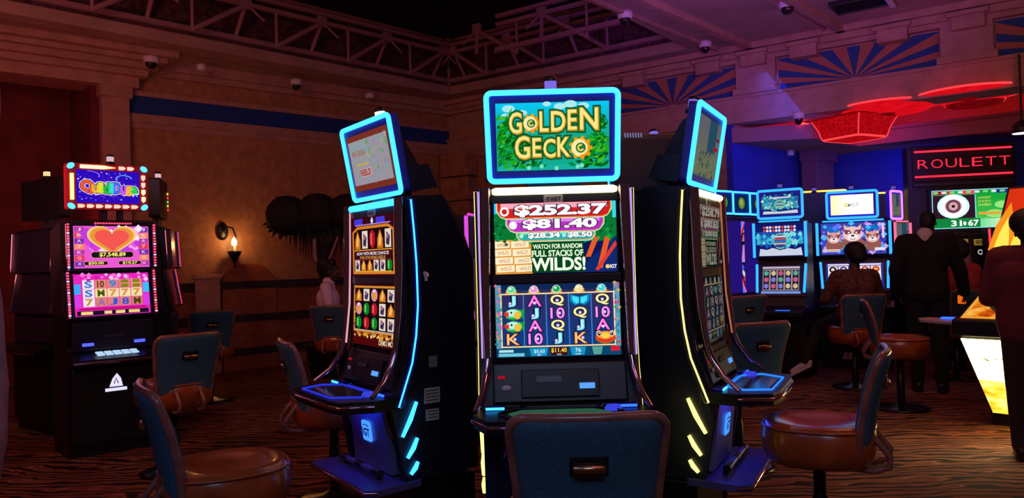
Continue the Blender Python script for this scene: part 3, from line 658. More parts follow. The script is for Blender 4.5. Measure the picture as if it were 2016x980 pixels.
def art_wilds(w, h, dim=1.0, title=('$252.37', '$81.40', '$28.34', '$8.50'), ds=0.0):
    a = Art(w, h, 1175, 675, 1.0 * dim); a.ds = ds
    a.rect(0, 0, 1175, 675, (14, 24, 84), 0); a.rect(0, 0, 1175, 380, (10, 120, 50), 0.2)
    a.pg([(760, 675), (1175, 330), (1175, 675)], (16, 40, 110), 0.3); a.speck(0, 150, 1175, 400, 120, [(6, 90, 30), (30, 170, 60), (10, 140, 80)], 8, 26, 0.5, 2)
    a.rect(0, 0, 26, 100, (40, 190, 255), 0.6); a.rect(1140, 0, 1175, 160, (60, 220, 230), 0.6)
    # gold reel tiles lower left
    a.rect(0, 350, 360, 675, (226, 150, 60), 0.7)
    for r in range(4):
        for c in range(2):
            u0 = -30 + c * 185 + r * 14; v0 = 365 + r * 76
            a.pg([(max(0, u0), v0), (min(358, u0 + 172), v0 - 4), (min(358, u0 + 172), v0 + 58), (max(0, u0), v0 + 64)], (255, 240, 200), 1.0)
            a.t('WILD', max(75, u0 + 90), v0 + 30, 34, (190, 110, 40), 1.2, width=110, rot=6)
    for u in (930, 1040): a.pg([(u - 60, 640 - (1040 - u)), (u + 20, 340), (u + 75, 340), (u - 10, 640 - (1040 - u))], (236, 90, 40), 0.8)
    a.pg([(960, 650), (1160, 380), (1175, 420), (990, 665)], (220, 60, 50), 0.9)
    def banner(u0, u1, v0, v1, col, c2, l):
        for g, cc, ll in ((16, (200, 255, 240), l), (9, (232, 150, 40), l + 0.4), (0, col, l + 0.8)):
            m = (v1 - v0) * 0.55
            a.pg([(u0 - g, v0), (u0 - g, v1 - m + g), (u0 + m * 0.35, v1 - m * 0.25 + g), (u0 + m, v1 + g), (u1 - m, v1 + g), (u1 - m * 0.35, v1 - m * 0.25 + g), (u1 + g, v1 - m + g), (u1 + g, v0)], cc, ll)
        a.rect(u0 + 30, v0 + 4, u1 - 30, v0 + (v1 - v0) * 0.38, c2, l + 1.2)
    banner(225, 955, 268, 358, (40, 180, 170), (120, 240, 180), 1.6)
    banner(125, 1045, 135, 272, (186, 50, 200), (226, 130, 236), 3.0)
    banner(35, 1120, 0, 140, (214, 34, 30), (250, 170, 190), 4.4)
    big = dict(ow=0.045, oc=(60, 30, 70), bold=0.05)
    a.t(title[0], 640, 78, 104, WHT, 6, width=860, **big); a.ring(100, 80, 26, 44, WHT, 6)
    a.t(title[1], 630, 208, 92, WHT, 6, width=690, **big); a.circ(180, 212, 38, WHT, 6)
    a.t(title[2], 475, 315, 54, WHT, 6, width=300, **big); a.t(title[3], 820, 315, 52, WHT, 6, width=230, **big); a.circ(258, 316, 20, (170, 255, 200), 6); a.circ(668, 316, 20, (170, 230, 255), 6)
    a.rect(352, 378, 852, 668, (10, 70, 30), 1.2)
    tx = dict(ow=0.05, oc=(10, 60, 25), bold=0.035)
    a.t('WATCH FOR RANDOM', 602, 420, 42, (224, 255, 214), 2, width=470, **tx); a.t('FULL STACKS OF', 602, 487, 56, (224, 255, 214), 2, width=490, **tx); a.t('WILDS!', 610, 590, 116, (240, 255, 232), 2, width=505, **tx)
    a.ring(1080, 625, 0, 20, (255, 210, 130), 2); a.t('IGT', 1135, 625, 34, WHT, 2, width=62, bold=0.03)
    return a
def lotus(a, u, v, col):
    for k in range(7):
        an = R(-172 + 27.3 * k); L = 78 - 16 * abs(k - 3) * 0.3; d = Vector((math.cos(an), math.sin(an) * 0.8)); n_ = Vector((-d.y, d.x)) * 15; p = Vector((u, v + 36))
        a.pg([tuple(p), tuple(p + d * L * 0.55 + n_), tuple(p + d * L), tuple(p + d * L * 0.55 - n_)], (244, 214, 130) if k % 2 else (226, 180, 90), 2 + k * 0.03)
    a.circ(u, v + 2, 42, (255, 240, 220), 2.6, 38); a.circ(u, v + 2, 37, col, 3.0, 33); a.circ(u - 10, v - 8, 12, WHT, 3.4)
def bird(a, u, v):
    a.circ(u + 40, v + 8, 70, (20, 130, 50), 2, 46); a.pg([(u + 40, v - 40), (u + 115, v - 45), (u + 100, v + 45)], (30, 160, 60), 2.2)
    a.circ(u, v, 85, (90, 220, 150), 2.6, 52); a.circ(u - 10, v - 12, 62, (190, 245, 230), 2.9, 34); a.circ(u + 40, v + 12, 34, (250, 190, 60), 3.1, 40)
    a.pg([(u - 95, v - 18), (u - 45, v - 22), (u - 50, v + 32), (u - 92, v + 10)], (230, 50, 40), 3.3); a.circ(u - 20, v - 15, 10, BLK, 3.5)
    a.pg([(u - 80, v + 40), (u + 60, v + 40), (u, v + 66)], (30, 150, 50), 2.8)
def frog(a, u, v):
    a.circ(u, v + 12, 105, (20, 110, 40), 2, 62); a.circ(u, v + 6, 100, (230, 70, 40), 2.4, 60); a.circ(u, v - 16, 82, (255, 150, 60), 2.7, 40); a.circ(u, v - 12, 40, (240, 220, 70), 2.9, 28)
    for sx in (-1, 1): a.circ(u + sx * 66, v - 32, 26, (255, 220, 140), 3, 30); a.circ(u + sx * 64, v - 30, 17, (60, 20, 110), 3.3, 20); a.circ(u + sx * 62, v - 36, 6, WHT, 3.6)
    a.ring(u, v + 8, 62, 70, (140, 20, 30), 3.2, a0=20, a1=160, sq=0.5)
def butterfly(a, u, v):
    a.pg([(u - 110, v - 50), (u + 110, v - 50), (u + 100, v + 60), (u - 100, v + 60)], (20, 60, 110), 1.8)
    for sx in (-1, 1):
        a.pg([(u, v - 30), (u + sx * 100, v - 55), (u + sx * 96, v + 15), (u + sx * 50, v + 55), (u, v + 40)], (10, 140, 200), 2); a.pg([(u + sx * 8, v - 22), (u + sx * 78, v - 40), (u + sx * 70, v + 10), (u + sx * 36, v + 40), (u + sx * 6, v + 28)], (70, 225, 250), 2.4)
    a.line(u, v - 40, u, v + 50, 9, (10, 50, 80), 2.8)
def art_reels(w, h, dim=1.0, ds=0.0):
    a = Art(w, h, 1255, 730, dim); a.ds = ds
    a.rect(0, 0, 1255, 730, (14, 40, 84), 0); a.grad(60, 60, 1195, 640, (52, 44, 92), (16, 60, 130), 0.4, 8)
    a.rect(0, 0, 60, 640, (90, 150, 190), 0.5); a.rect(1195, 0, 1255, 640, (90, 160, 190), 0.5)
    a.speck(2, 0, 58, 630, 40, [(200, 170, 90), (60, 110, 150), (210, 110, 160), (40, 150, 130)], 8, 22, 0.8, 3); a.speck(1198, 0, 1250, 630, 40, [(200, 170, 90), (60, 110, 190), (210, 60, 120), (40, 150, 130)], 8, 22, 0.8, 4)
    a.frame(50, 88, 1205, 634, 14, (245, 205, 120), 1.2); a.frame(55, 93, 1200, 629, 4, (255, 250, 220), 1.5)
    for k in range(1, 5): a.rect(55 + k * 228 - 5, 100, 55 + k * 228 + 5, 622, (70, 130, 220), 1.0)
    X = [168, 396, 624, 852, 1080]; Y = [168, 296, 420, 550]
    for u, c in zip(X, ((80, 230, 150), (232, 150, 220), (10, 180, 90), (250, 220, 150), (40, 220, 230))): lotus(a, u - 5, 48, c)
    grid = [['J', 'bird', 'bird', 'K'], ['A', 'J', 'A', '10'], ['Q', '10', 'Q', 'J'], ['fly', 'Q', 'J', 'K'], ['Q', '10', 'A', 'frog']]
    colr = {'J': (120, 215, 250), 'A': (250, 90, 200), 'Q': (250, 235, 130), '10': (240, 110, 230), 'K': (250, 150, 80)}
    for c in range(5):
        for r in range(4):
            s, u, v = grid[c][r], X[c], Y[r]
            if s == 'bird': bird(a, u + 10, v)
            elif s == 'frog': frog(a, u + 20, v - 4)
            elif s == 'fly': butterfly(a, u, v - 2)
            else:
                wd = {'J': 70, 'A': 130, 'Q': 130, '10': 140, 'K': 118}[s]
                a.t(s, u, v, 108, colr[s], 2.4, ow=0.05, oc=(20, 16, 50), width=wd, bold=0.02); a.t(s, u - 2, v - 2, 102, tuple(min(255, c_ + 60) for c_ in colr[s]), 3.6, width=wd * 0.95, bold=-0.012)
                a.circ(u + (-20 if s == 'J' else 20 if s in ('10', 'K') else 0), v + (22 if s in 'AJ' else 0), 16, (200, 170, 230), 4.4); a.circ(u + (-20 if s == 'J' else 20 if s in ('10', 'K') else 0), v + (22 if s in 'AJ' else 0), 8, WHT, 4.8)
    a.rect(0, 640, 1255, 730, (8, 70, 110), 0.6)
    for u0, u1, c in ((330, 520, (20, 150, 200)), (530, 725, (60, 16, 24)), (740, 900, (20, 150, 200)), (960, 1070, (90, 160, 150))): a.pg([(u0, 642), (u1, 642), (u1 - 18, 722), (u0 + 18, 722)], c, 1.0)
    a.t('$0.60', 430, 678, 40, (230, 250, 255), 2, width=110); a.t('$11.40', 628, 672, 48, YEL, 2, width=155, bold=0.02); a.t('76', 820, 672, 38, WHT, 2, width=55)
    a.t('BET', 430, 712, 16, WHT, 2); a.t('WIN', 628, 712, 16, WHT, 2); a.t('LINES', 820, 712, 16, WHT, 2); a.rect(1150, 640, 1240, 690, (220, 30, 50), 1.2); a.rect(20, 690, 280, 722, (110, 200, 220), 1.2); a.rect(25, 655, 170, 680, (180, 230, 240), 1.2)
    return a
def bottle(a, u, v, w, h, kind, l=2):
    if kind == 'o': a.pg([(u, v - h * .5), (u + w * .42, v), (u + w * .45, v + h * .5), (u - w * .45, v + h * .5), (u - w * .42, v)], (225, 120, 30), l); a.pg([(u, v - h * .4), (u + w * .2, v), (u + w * .05, v + h * .4), (u - w * .25, v + h * .3)], (255, 205, 110), l + .4)
    elif kind in 'rg':
        c, c2 = ((190, 20, 36), (240, 110, 110)) if kind == 'r' else ((14, 130, 40), (120, 220, 110))
        a.circ(u, v, w * .44, c, l, h * .5); a.rect(u - w * .40, v - h * .3, u + w * .40, v + h * .3, c, l + .2); a.pg([(u - w * .25, v - h * .35), (u - w * .05, v - h * .3), (u - w * .05, v + h * .3), (u - w * .25, v + h * .3)], c2, l + .5)
    elif kind == 'c': a.rect(u - w * .45, v - h * .48, u + w * .45, v + h * .48, (238, 222, 206), l); a.pg([(u - w * .2, v - h * .35), (u + w * .3, v - h * .1), (u + w * .15, v + h * .4), (u - w * .3, v + h * .3)], (60, 46, 80), l + .4); a.circ(u - w * .05, v - h * .1, w * .16, (180, 110, 150), l + .7, h * .12)
    else: a.circ(u, v, w * .48, (226, 140, 190), l, h * .5); a.circ(u, v + h * .05, w * .34, (236, 160, 70), l + .4, h * .33); a.circ(u, v - h * .34, w * .2, (250, 230, 250), l + .6, h * .1)
def art_bottles_top(w, h):
    a = Art(w, h, 400, 250, 0.9)
    a.rect(0, 0, 400, 250, (60, 8, 20), 0); a.pg([(10, 60), (60, 38), (340, 38), (390, 60), (390, 242), (10, 242)], (222, 130, 40), 0.5); a.pg([(24, 66), (66, 50), (334, 50), (376, 66), (376, 232), (24, 232)], (30, 10, 14), 0.9)
    for k in range(12): a.t('I', 40 + k * 13 + (30 if k > 5 else 0) + (135 if k > 5 else 0) * 0.7, 18, 22, (70, 60, 230), 1.5, width=8, bold=0.03)
    a.pg([(200, 2), (214, 18), (200, 36), (186, 18)], (190, 230, 255), 1.8); a.rect(40, 30, 360, 35, (190, 130, 220), 1.6)
    for k, s in enumerate('ocroc'): bottle(a, 62 + k * 69, 96, 58, 78, s)
    for k, s in enumerate('cooccg'): bottle(a, 56 + k * 58, 204, 50, 50, s)
    a.rect(30, 138, 370, 144, GOLD, 2.8); a.rect(40, 144, 360, 180, (54, 8, 26), 4); a.frame(40, 142, 360, 184, 3, (150, 20, 30), 4.3)
    a.t('NOW WITH MORE CHANCES', 200, 155, 13, (244, 226, 226), 4.6, width=290, bold=0.02); a.t('FOR STACKING REELS!', 200, 172, 12, (226, 160, 70), 4.6, width=230, bold=0.02)
    a.rect(30, 228, 370, 233, GOLD, 2.8)
    return a
def art_bottles_low(w, h):
    a = Art(w, h, 400, 290, 0.9)
    a.rect(0, 0, 400, 290, (80, 8, 10), 0); a.rect(8, 4, 392, 228, (220, 140, 50), 0.5); a.rect(22, 14, 378, 216, (24, 10, 12), 0.9)
    a.speck(8, 4, 22, 224, 16, [(120, 60, 20), (250, 220, 120), (190, 90, 190)], 4, 8, 1.2, 9); a.speck(378, 4, 392, 224, 16, [(120, 60, 20), (250, 220, 120), (40, 30, 10)], 4, 8, 1.2, 8)
    for r, row in enumerate(('ocpoc', 'pgrco', 'grgcc')):
        for k, s in enumerate(row): bottle(a, 58 + k * 71, 48 + r * 67, 60, 60, s)
    a.rect(22, 216, 378, 222, (190, 180, 170), 1.5); a.speck(20, 230, 380, 250, 60, [(240, 170, 60), (250, 210, 120), (200, 120, 40)], 5, 12, 1.2, 6)
    a.t('DEMO MODE', 318, 268, 24, (244, 226, 180), 2, width=150, bold=0.02)
    return a
def art_feature(w, h):
    a = Art(w, h, 400, 240, 0.62)
    a.rect(0, 0, 400, 240, (150, 60, 44), 0); a.rect(10, 24, 385, 214, (186, 182, 196), 0.5); a.grad(10, 24, 200, 80, (190, 190, 200), (160, 200, 205), 0.8, 4)
    a.speck(160, 30, 380, 210, 46, [(150, 200, 210), (200, 200, 160), (190, 170, 200), (140, 190, 140)], 6, 16, 1.0, 5)
    a.t('FEATURING', 100, 78, 22, (210, 110, 60), 2, width=130, bold=0.02); a.rect(60, 122, 180, 134, (226, 200, 120), 1.4); a.rect(88, 146, 200, 182, (226, 200, 200), 1.4); a.t('REELS!', 140, 164, 26, (196, 60, 40), 2, width=96, bold=0.03)
    return a
def art_grey_topper(w, h):
    a = Art(w, h, 400, 240, 0.35)
    a.rect(0, 0, 400, 240, (150, 160, 150), 0); a.grad(10, 8, 390, 232, (150, 150, 170), (170, 180, 130), 0.4, 6); a.rect(190, 0, 330, 130, (60, 120, 150), 0.8)
    a.speck(10, 130, 390, 235, 40, [(90, 110, 120), (190, 190, 170), (120, 150, 110), (70, 90, 90)], 6, 16, 1.0, 7); a.rect(300, 100, 380, 116, (255, 40, 50), 1.4); a.rect(330, 62, 386, 74, (200, 40, 50), 1.4)
    return a
def art_grey_top(w, h): return art_wilds(w, h, 0.30, ('$258.79', '$80.63', '$20.80', '$8.20'), 0.6)  # dimmed and greyed to paint in the reflection on the oblique screens
def art_grey_reels(w, h): return art_reels(w, h, 0.30, 0.6)
# letters on the multicoloured game at the left
def art_quid(w, h):
    a = Art(w, h, 400, 250, 1.0); a.rect(0, 0, 400, 250, (44, 10, 190), 0)
    for k in range(28):
        an = 2 * pi * k / 28; a.pg([(200 + 20 * math.cos(an - .06), 135 + 12 * math.sin(an - .06)), (200 + 190 * math.cos(an), 135 + 110 * math.sin(an)), (200 + 20 * math.cos(an + .06), 135 + 12 * math.sin(an + .06))], ((210, 60, 230), (110, 60, 250), (250, 110, 190))[k % 3], 0.5 + k * 0.01)
    a.speck(10, 8, 390, 242, 70, [(140, 200, 255), (210, 120, 255), (240, 230, 255), (60, 120, 250)], 3, 8, 1.0, 12)
    a.ring(300, 60, 46, 54, (130, 190, 255), 1.2, a0=160, a1=350, sq=0.6); a.ring(80, 40, 60, 66, (200, 150, 255), 1.2, a0=-100, a1=20, sq=0.5)
    for ch, u, v, hh, ww, c in (('Q', 66, 128, 92, 74, (240, 90, 50)), ('u', 118, 142, 52, 40, (250, 190, 50)), ('i', 150, 132, 70, 20, (220, 230, 60)), ('d', 186, 134, 76, 44, (30, 200, 60)), ('i', 220, 132, 70, 18, (60, 220, 220)), ('D', 254, 132, 76, 44, (70, 110, 250)), ('u', 296, 146, 48, 34, (220, 90, 240)), ('g', 330, 152, 66, 38, (250, 190, 50)), ('a', 366, 144, 48, 38, (40, 210, 90))):
        a.t(ch, u, v, hh, (255, 220, 250), 2, width=ww, bold=0.13); a.t(ch, u, v, hh, (20, 6, 50), 2.6, width=ww, bold=0.085); a.t(ch, u, v, hh, c, 3.2, width=ww, bold=0.05)
    return a
def art_heart(w, h):
    a = Art(w, h, 400, 250, 1.0); a.rect(0, 0, 400, 250, (236, 90, 214), 0); a.speck(40, 10, 360, 150, 60, [(255, 190, 250), (250, 230, 255), (220, 60, 220), (190, 60, 230)], 12, 34, 0.5, 21)
    for u0 in (4, 346):
        for k in range(7): a.rect(u0, 6 + k * 34, u0 + 50, 36 + k * 34, ((190, 60, 160), (230, 60, 80), (120, 50, 170), (250, 140, 90))[(k + u0) % 4], 1.0); a.t('JBA7KQX'[k], u0 + 24, 20 + k * 34, 18, (250, 220, 250), 1.4, width=20)
    def heart(s, c, l):
        pts = [(200 + s * 20 * math.sin(t) ** 3, 78 - s * (13 * math.cos(t) - 5 * math.cos(2 * t) - 2 * math.cos(3 * t) - math.cos(4 * t))) for t in [2 * pi * k / 40 for k in range(40)]]; a.pg(pts, c, l)
    heart(6.6, (250, 210, 120), 1.6); heart(5.9, (236, 150, 60), 1.9); heart(4.6, (244, 88, 80), 2.2)
    for (u, v, w_, h_, t_, th) in ((200, 172, 230, 42, '$7,548.89', 26), (112, 222, 130, 28, '$50.00', 16), (292, 222, 130, 28, '$10.27', 16)):
        a.rr(u - w_ / 2, v - h_ / 2, u + w_ / 2, v + h_ / 2, h_ * .45, (250, 120, 170), 3); a.rr(u - w_ / 2 + 4, v - h_ / 2 + 4, u + w_ / 2 - 4, v + h_ / 2 - 4, h_ * .36, (20, 24, 20), 3.4); a.t(t_, u, v, th, (246, 240, 110), 3.8, width=w_ * .6, bold=0.03)
    return a
def art_pinkreels(w, h):
    a = Art(w, h, 400, 250, 1.0); a.rect(0, 0, 400, 250, (232, 40, 190), 0); a.speck(0, 0, 400, 40, 30, [(255, 120, 220), (250, 200, 250), (210, 20, 160)], 6, 16, 0.4, 31); a.rect(0, 60, 34, 120, (60, 170, 250), 0.5); a.rect(366, 60, 400, 120, (60, 190, 250), 0.5); a.rect(0, 130, 34, 200, (220, 60, 230), 0.5); a.rect(366, 130, 400, 200, (220, 60, 230), 0.5)
    cols = [[(246, 232, 236)] * 3, [(222, 140, 110), (246, 226, 150), (220, 130, 110)], [(226, 130, 120), (246, 226, 170), (226, 130, 120)], [(226, 130, 120), (246, 226, 170), (226, 130, 120)], [(226, 150, 110), (240, 226, 160), (216, 120, 110)]]
    txt = [['S', 'S', '7'], ['10', 'M', 'A'], ['9', '7', 'J'], ['=', '7', '8'], ['=', '7', 'M']]
    tc = [[(60, 120, 220), (60, 120, 220), (190, 150, 60)], [(110, 40, 40), (70, 80, 20), (140, 110, 190)], [(60, 130, 220), (220, 140, 90), (50, 90, 210)], [(130, 130, 20), (220, 140, 90), (60, 80, 200)], [(130, 130, 20), (220, 140, 90), (70, 60, 20)]]
    for c in range(5):
        for r in range(3): a.rect(44 + c * 64, 36 + r * 54, 104 + c * 64, 88 + r * 54, cols[c][r], 1); a.t(txt[c][r], 74 + c * 64, 62 + r * 54, 38, tc[c][r], 1.6, width=34, bold=0.03)
    a.rect(20, 204, 380, 216, (200, 10, 120), 1); a.rect(10, 220, 390, 246, (30, 16, 40), 1)
    for u, w_ in ((60, 60), (170, 40), (235, 50), (310, 60)): a.rect(u - w_ / 2, 224, u + w_ / 2, 242, (246, 214, 130), 1.5)
    return a
def art_ice(w, h):
    a = Art(w, h, 400, 250, 0.9); a.rect(0, 0, 400, 250, (16, 26, 110), 0); a.grad(0, 60, 400, 160, (20, 60, 170), (70, 180, 220), 0.3, 6); a.speck(10, 80, 390, 180, 70, [(60, 200, 230), (30, 90, 200), (140, 230, 230)], 8, 24, 0.6, 41)
    a.pg([(20, 245), (30, 190), (90, 200), (140, 185), (200, 205), (270, 190), (330, 200), (380, 185), (392, 245)], (214, 220, 240), 1.2)
    for v, c in ((30, (240, 230, 250)), (55, (250, 240, 250))):
        for k in range(11): a.rr(60 + k * 26, v - 9, 80 + k * 26, v + 9, 5, c if k % 3 else (230, 70, 80), 1.4)
    a.circ(205, 135, 62, (110, 190, 170), 1.8); a.circ(205, 135, 50, (60, 90, 150), 2.0)
    for k in range(5): a.rect(158, 96 + k * 18, 252, 106 + k * 18, ((236, 236, 246), (230, 80, 60), (60, 120, 220), (240, 200, 160), (40, 60, 160))[k], 2.3)
    return a
def art_icetop(w, h):
    a = Art(w, h, 400, 250, 0.85); a.rect(0, 0, 400, 250, (20, 40, 130), 0); a.grad(0, 40, 400, 180, (30, 120, 170), (70, 170, 190), 0.3, 5); a.speck(10, 10, 390, 200, 70, [(150, 230, 200), (60, 190, 220), (30, 90, 170), (200, 240, 220)], 8, 22, 0.6, 42); a.pg([(10, 240), (20, 205), (200, 215), (390, 200), (395, 240)], (220, 226, 236), 1.2); a.circ(200, 130, 56, (140, 220, 150), 1.6); a.circ(200, 130, 44, (70, 150, 170), 1.9)
    for k in range(4): a.rect(164, 100 + k * 18, 236, 110 + k * 18, (214, 230, 170) if k % 2 else (90, 120, 190), 2.2)
    a.rect(90, 40, 310, 58, (226, 214, 236), 1.6)
    return a
def art_logo(w, h):
    a = Art(w, h, 400, 250, 1.25); a.rect(0, 0, 400, 250, (255, 255, 255), 0); a.grad(0, 0, 200, 250, (250, 240, 170), (255, 255, 255), 0.3, 8, True); a.ring(155, 128, 14, 26, (216, 186, 60), 1, a0=40, a1=330); a.circ(172, 132, 13, (100, 100, 110), 1.3); a.t('IGT', 225, 128, 42, (110, 110, 120), 1, width=84); return a
def beast(a, u, v, s, c):
    for sx in (-1, 1): a.pg([(u + sx * 16 * s, v - 36 * s), (u + sx * 46 * s, v - 66 * s), (u + sx * 44 * s, v - 14 * s)], (110, 70, 80), 1.5); a.pg([(u + sx * 22 * s, v - 38 * s), (u + sx * 41 * s, v - 56 * s), (u + sx * 40 * s, v - 24 * s)], (226, 190, 200), 1.7)
    a.circ(u, v + 60 * s, 56 * s, (150, 90, 80), 1.4, 50 * s)
    a.circ(u, v, 46 * s, c, 1.9, 44 * s); a.circ(u, v + 18 * s, 26 * s, (252, 236, 236), 2.2, 20 * s)
    for sx in (-1, 1): a.pg([(u + sx * 4 * s, v - 2 * s), (u + sx * 12 * s, v - 22 * s), (u + sx * 44 * s, v - 26 * s), (u + sx * 34 * s, v + 2 * s)], (120, 60, 90), 2.4); a.circ(u + sx * 18 * s, v - 8 * s, 5 * s, (250, 240, 200), 2.7)
    a.circ(u, v + 10 * s, 8 * s, (50, 20, 30), 2.9, 6 * s); a.ring(u, v + 20 * s, 11 * s, 14 * s, (90, 30, 40), 2.8, a0=20, a1=160)
def art_beasts(w, h):
    a = Art(w, h, 400, 235, 1.0); a.rect(0, 0, 400, 235, (60, 70, 190), 0); a.speck(0, 0, 400, 220, 110, [(100, 120, 250), (170, 110, 230), (60, 190, 250), (40, 40, 140), (220, 160, 240)], 8, 24, 0.4, 51)
    for u in (70, 310): a.circ(u + 6, 44, 42, (20, 110, 200), 1.0, 24)
    beast(a, 80, 110, 0.95, (226, 160, 150)); beast(a, 318, 110, 0.95, (226, 160, 150)); beast(a, 198, 84, 1.3, (240, 196, 196))
    for k in range(5):
        for r in range(2): a.rr(140 + k * 28, 172 + r * 28, 164 + k * 28, 196 + r * 28, 6, (50, 220, 220), 3.4)
    a.rect(8, 196, 120, 204, (246, 226, 200), 2); a.rect(8, 208, 110, 216, (226, 190, 220), 2); a.rect(330, 190, 392, 212, (236, 226, 246), 2); a.rect(376, 10, 390, 120, (236, 200, 230), 1.2)
    return a
def art_cards(w, h, tint=(250, 240, 240), seed=61):
    a = Art(w, h, 400, 230, 0.95); a.rect(0, 0, 400, 230, (40, 50, 150), 0); rg = random.Random(seed); a.rect(14, 6, 386, 20, (236, 226, 240), 1)
    for c in range(5):
        a.rect(16 + c * 75, 26, 84 + c * 75, 196, tint, 0.8)
        for r in range(3): a.circ(50 + c * 75, 54 + r * 56, 26, rg.choice([(210, 60, 50), (230, 150, 60), (80, 50, 130), (30, 20, 40), (190, 90, 150)]), 1.2); a.circ(50 + c * 75, 54 + r * 56, 13, rg.choice([(250, 230, 200), (240, 190, 60), (230, 240, 250)]), 1.5)
    a.rect(14, 204, 386, 222, (90, 190, 240), 1); return a
def art_darkcards(w, h):
    a = Art(w, h, 400, 250, 0.95); a.rect(0, 0, 400, 250, (30, 24, 60), 0); a.rect(20, 8, 380, 26, (200, 180, 200), 1); rg = random.Random(66)
    for c in range(5):
        a.rect(24 + c * 71, 34, 90 + c * 71, 214, (220, 190, 190), 0.8); a.rect(28 + c * 71, 38, 86 + c * 71, 210, (24, 24, 46), 1.1)
        for r in range(3): a.circ(57 + c * 71, 66 + r * 56, 22, rg.choice([(90, 170, 150), (214, 190, 150), (200, 90, 130), (130, 120, 220)]), 1.4)
    a.rect(10, 222, 390, 244, (120, 150, 220), 1); return a
def art_curve(seed):
    def f(w, h):
        a = Art(w, h, 200, 400, 0.8); rg = random.Random(seed); a.rect(0, 0, 200, 400, (40, 20, 130), 0); a.rect(30, 10, 170, 60, (226, 190, 210), 1); a.rect(40, 70, 160, 110, (230, 120, 130), 1); a.pg([(60, 130), (140, 130), (160, 230), (40, 230)], (220, 150, 230), 1)
        for c in range(3):
            for r in range(4): a.circ(50 + c * 50, 260 + r * 34, 18, rg.choice([(220, 60, 80), (70, 110, 250), (240, 220, 240), (200, 60, 210)]), 1)
        return a
    return f
def art_green(w, h):
    a = Art(w, h, 200, 200, 0.6); a.rect(0, 0, 200, 200, (16, 50, 110), 0); a.circ(100, 100, 46, (120, 180, 60), 1, 70); a.circ(96, 90, 24, (190, 210, 110), 1.4, 40); return a
def art_roulette(w, h):
    a = Art(w, h, 490, 265, 1.05); a.rect(0, 0, 490, 265, (14, 140, 60), 0); a.rect(0, 0, 490, 34, (30, 170, 90), 0.4)
    for u0, u1, c in ((4, 86, (150, 30, 50)), (100, 136, (214, 40, 50)), (190, 270, (214, 80, 90)), (276, 370, (20, 150, 60)), (400, 486, (30, 50, 150))): a.rect(u0, 3, u1, 31, c, 0.8)
    for k in range(9): a.rect(10 + k * 52, 10, 40 + k * 52, 24, (240, 226, 230) if k % 2 else (120, 220, 120), 1.1)
    a.rect(4, 36, 270, 196, (46, 22, 34), 0.8); a.circ(134, 112, 102, (214, 246, 250), 1.2, 84); a.circ(134, 112, 84, WHT, 1.5, 76); a.circ(134, 112, 52, (160, 110, 130), 1.8, 48); a.ring(134, 112, 34, 42, (90, 30, 40), 2.1); a.circ(134, 112, 26, (210, 170, 170), 2.1); a.circ(134, 112, 11, (50, 10, 20), 2.4)
    a.rect(270, 36, 276, 196, (130, 230, 250), 1.0); a.grad(276, 36, 486, 265, (20, 160, 50), (90, 210, 90), 0.5, 6)
    for u, v, r in ((440, 110, 50), (390, 170, 56), (450, 190, 50), (340, 220, 46)): a.circ(u, v, r, (150, 226, 120), 1.1, r * .5)
    for k, s in enumerate(('LOWEST', 'LUCKY', 'NUMBERS')): a.t(s, 330, 60 + k * 24, 15, (240, 226, 110), 2, width=80)
    a.rect(290, 158, 480, 176, (230, 160, 60), 2)
    a.rect(4, 200, 486, 262, (16, 130, 60), 1.6); a.t('31', 150, 230, 38, WHT, 2, width=62, bold=0.03); a.t('67', 256, 230, 38, WHT, 2, width=62, bold=0.03); a.circ(202, 232, 10, (240, 250, 240), 2, 14); a.grad(300, 202, 486, 262, (120, 220, 150), (235, 250, 225), 1.9, 6, True); a.frame(0, 0, 490, 265, 5, (150, 240, 250), 2.2)
    return a
# ------------------------------------------------------------------ slot machines (front towards local -Y, x to the viewer's right)
def neon(name, rgb, s): return elin('neon_' + name, rgb, s)
N_CYAN = neon('cyan', (0.035, 0.36, 1.0), 3.0); N_CYB = neon('cyan_blue', (0.02, 0.22, 1.0), 2.6); N_WHITEY = neon('warm_white', (1.0, 0.93, 0.50), 2.0); N_YEL = neon('yellow', (0.92, 0.85, 0.22), 2.0)
N_BLUE = neon('blue', (0.02, 0.10, 1.0), 2.6); N_PINK = neon('pink', (1.0, 0.35, 0.62), 1.8); N_MAG = neon('magenta', (1.0, 0.06, 0.55), 1.6); N_RED = neon('red', (1.0, 0.03, 0.04), 2.2); N_GOLD = neon('gold', (1.0, 0.62, 0.08), 1.6); N_VIO = neon('violet', (0.42, 0.20, 1.0), 1.4)
def candle(root, loc, lit=(150, 130, 255), s=0.9):
    b = MB(); b.lathe([(0.0, 0), (0.036, 0), (0.036, 0.018), (0.026, 0.022), (0.026, 0.03), (0.0, 0.03)], M_BLACK, n=16); c = b.build('signal_lamp', root, loc=loc)
    MB().lathe([(0.026, 0.03), (0.027, 0.032), (0.027, 0.068), (0.026, 0.07)], emat(lit, s), n=16).build('lens', c)
    MB().lathe([(0.0285, 0.07), (0.0285, 0.082), (0.02, 0.09), (0.0, 0.092)], M_BLACK, n=16).build('lamp_cap', c)
    return c
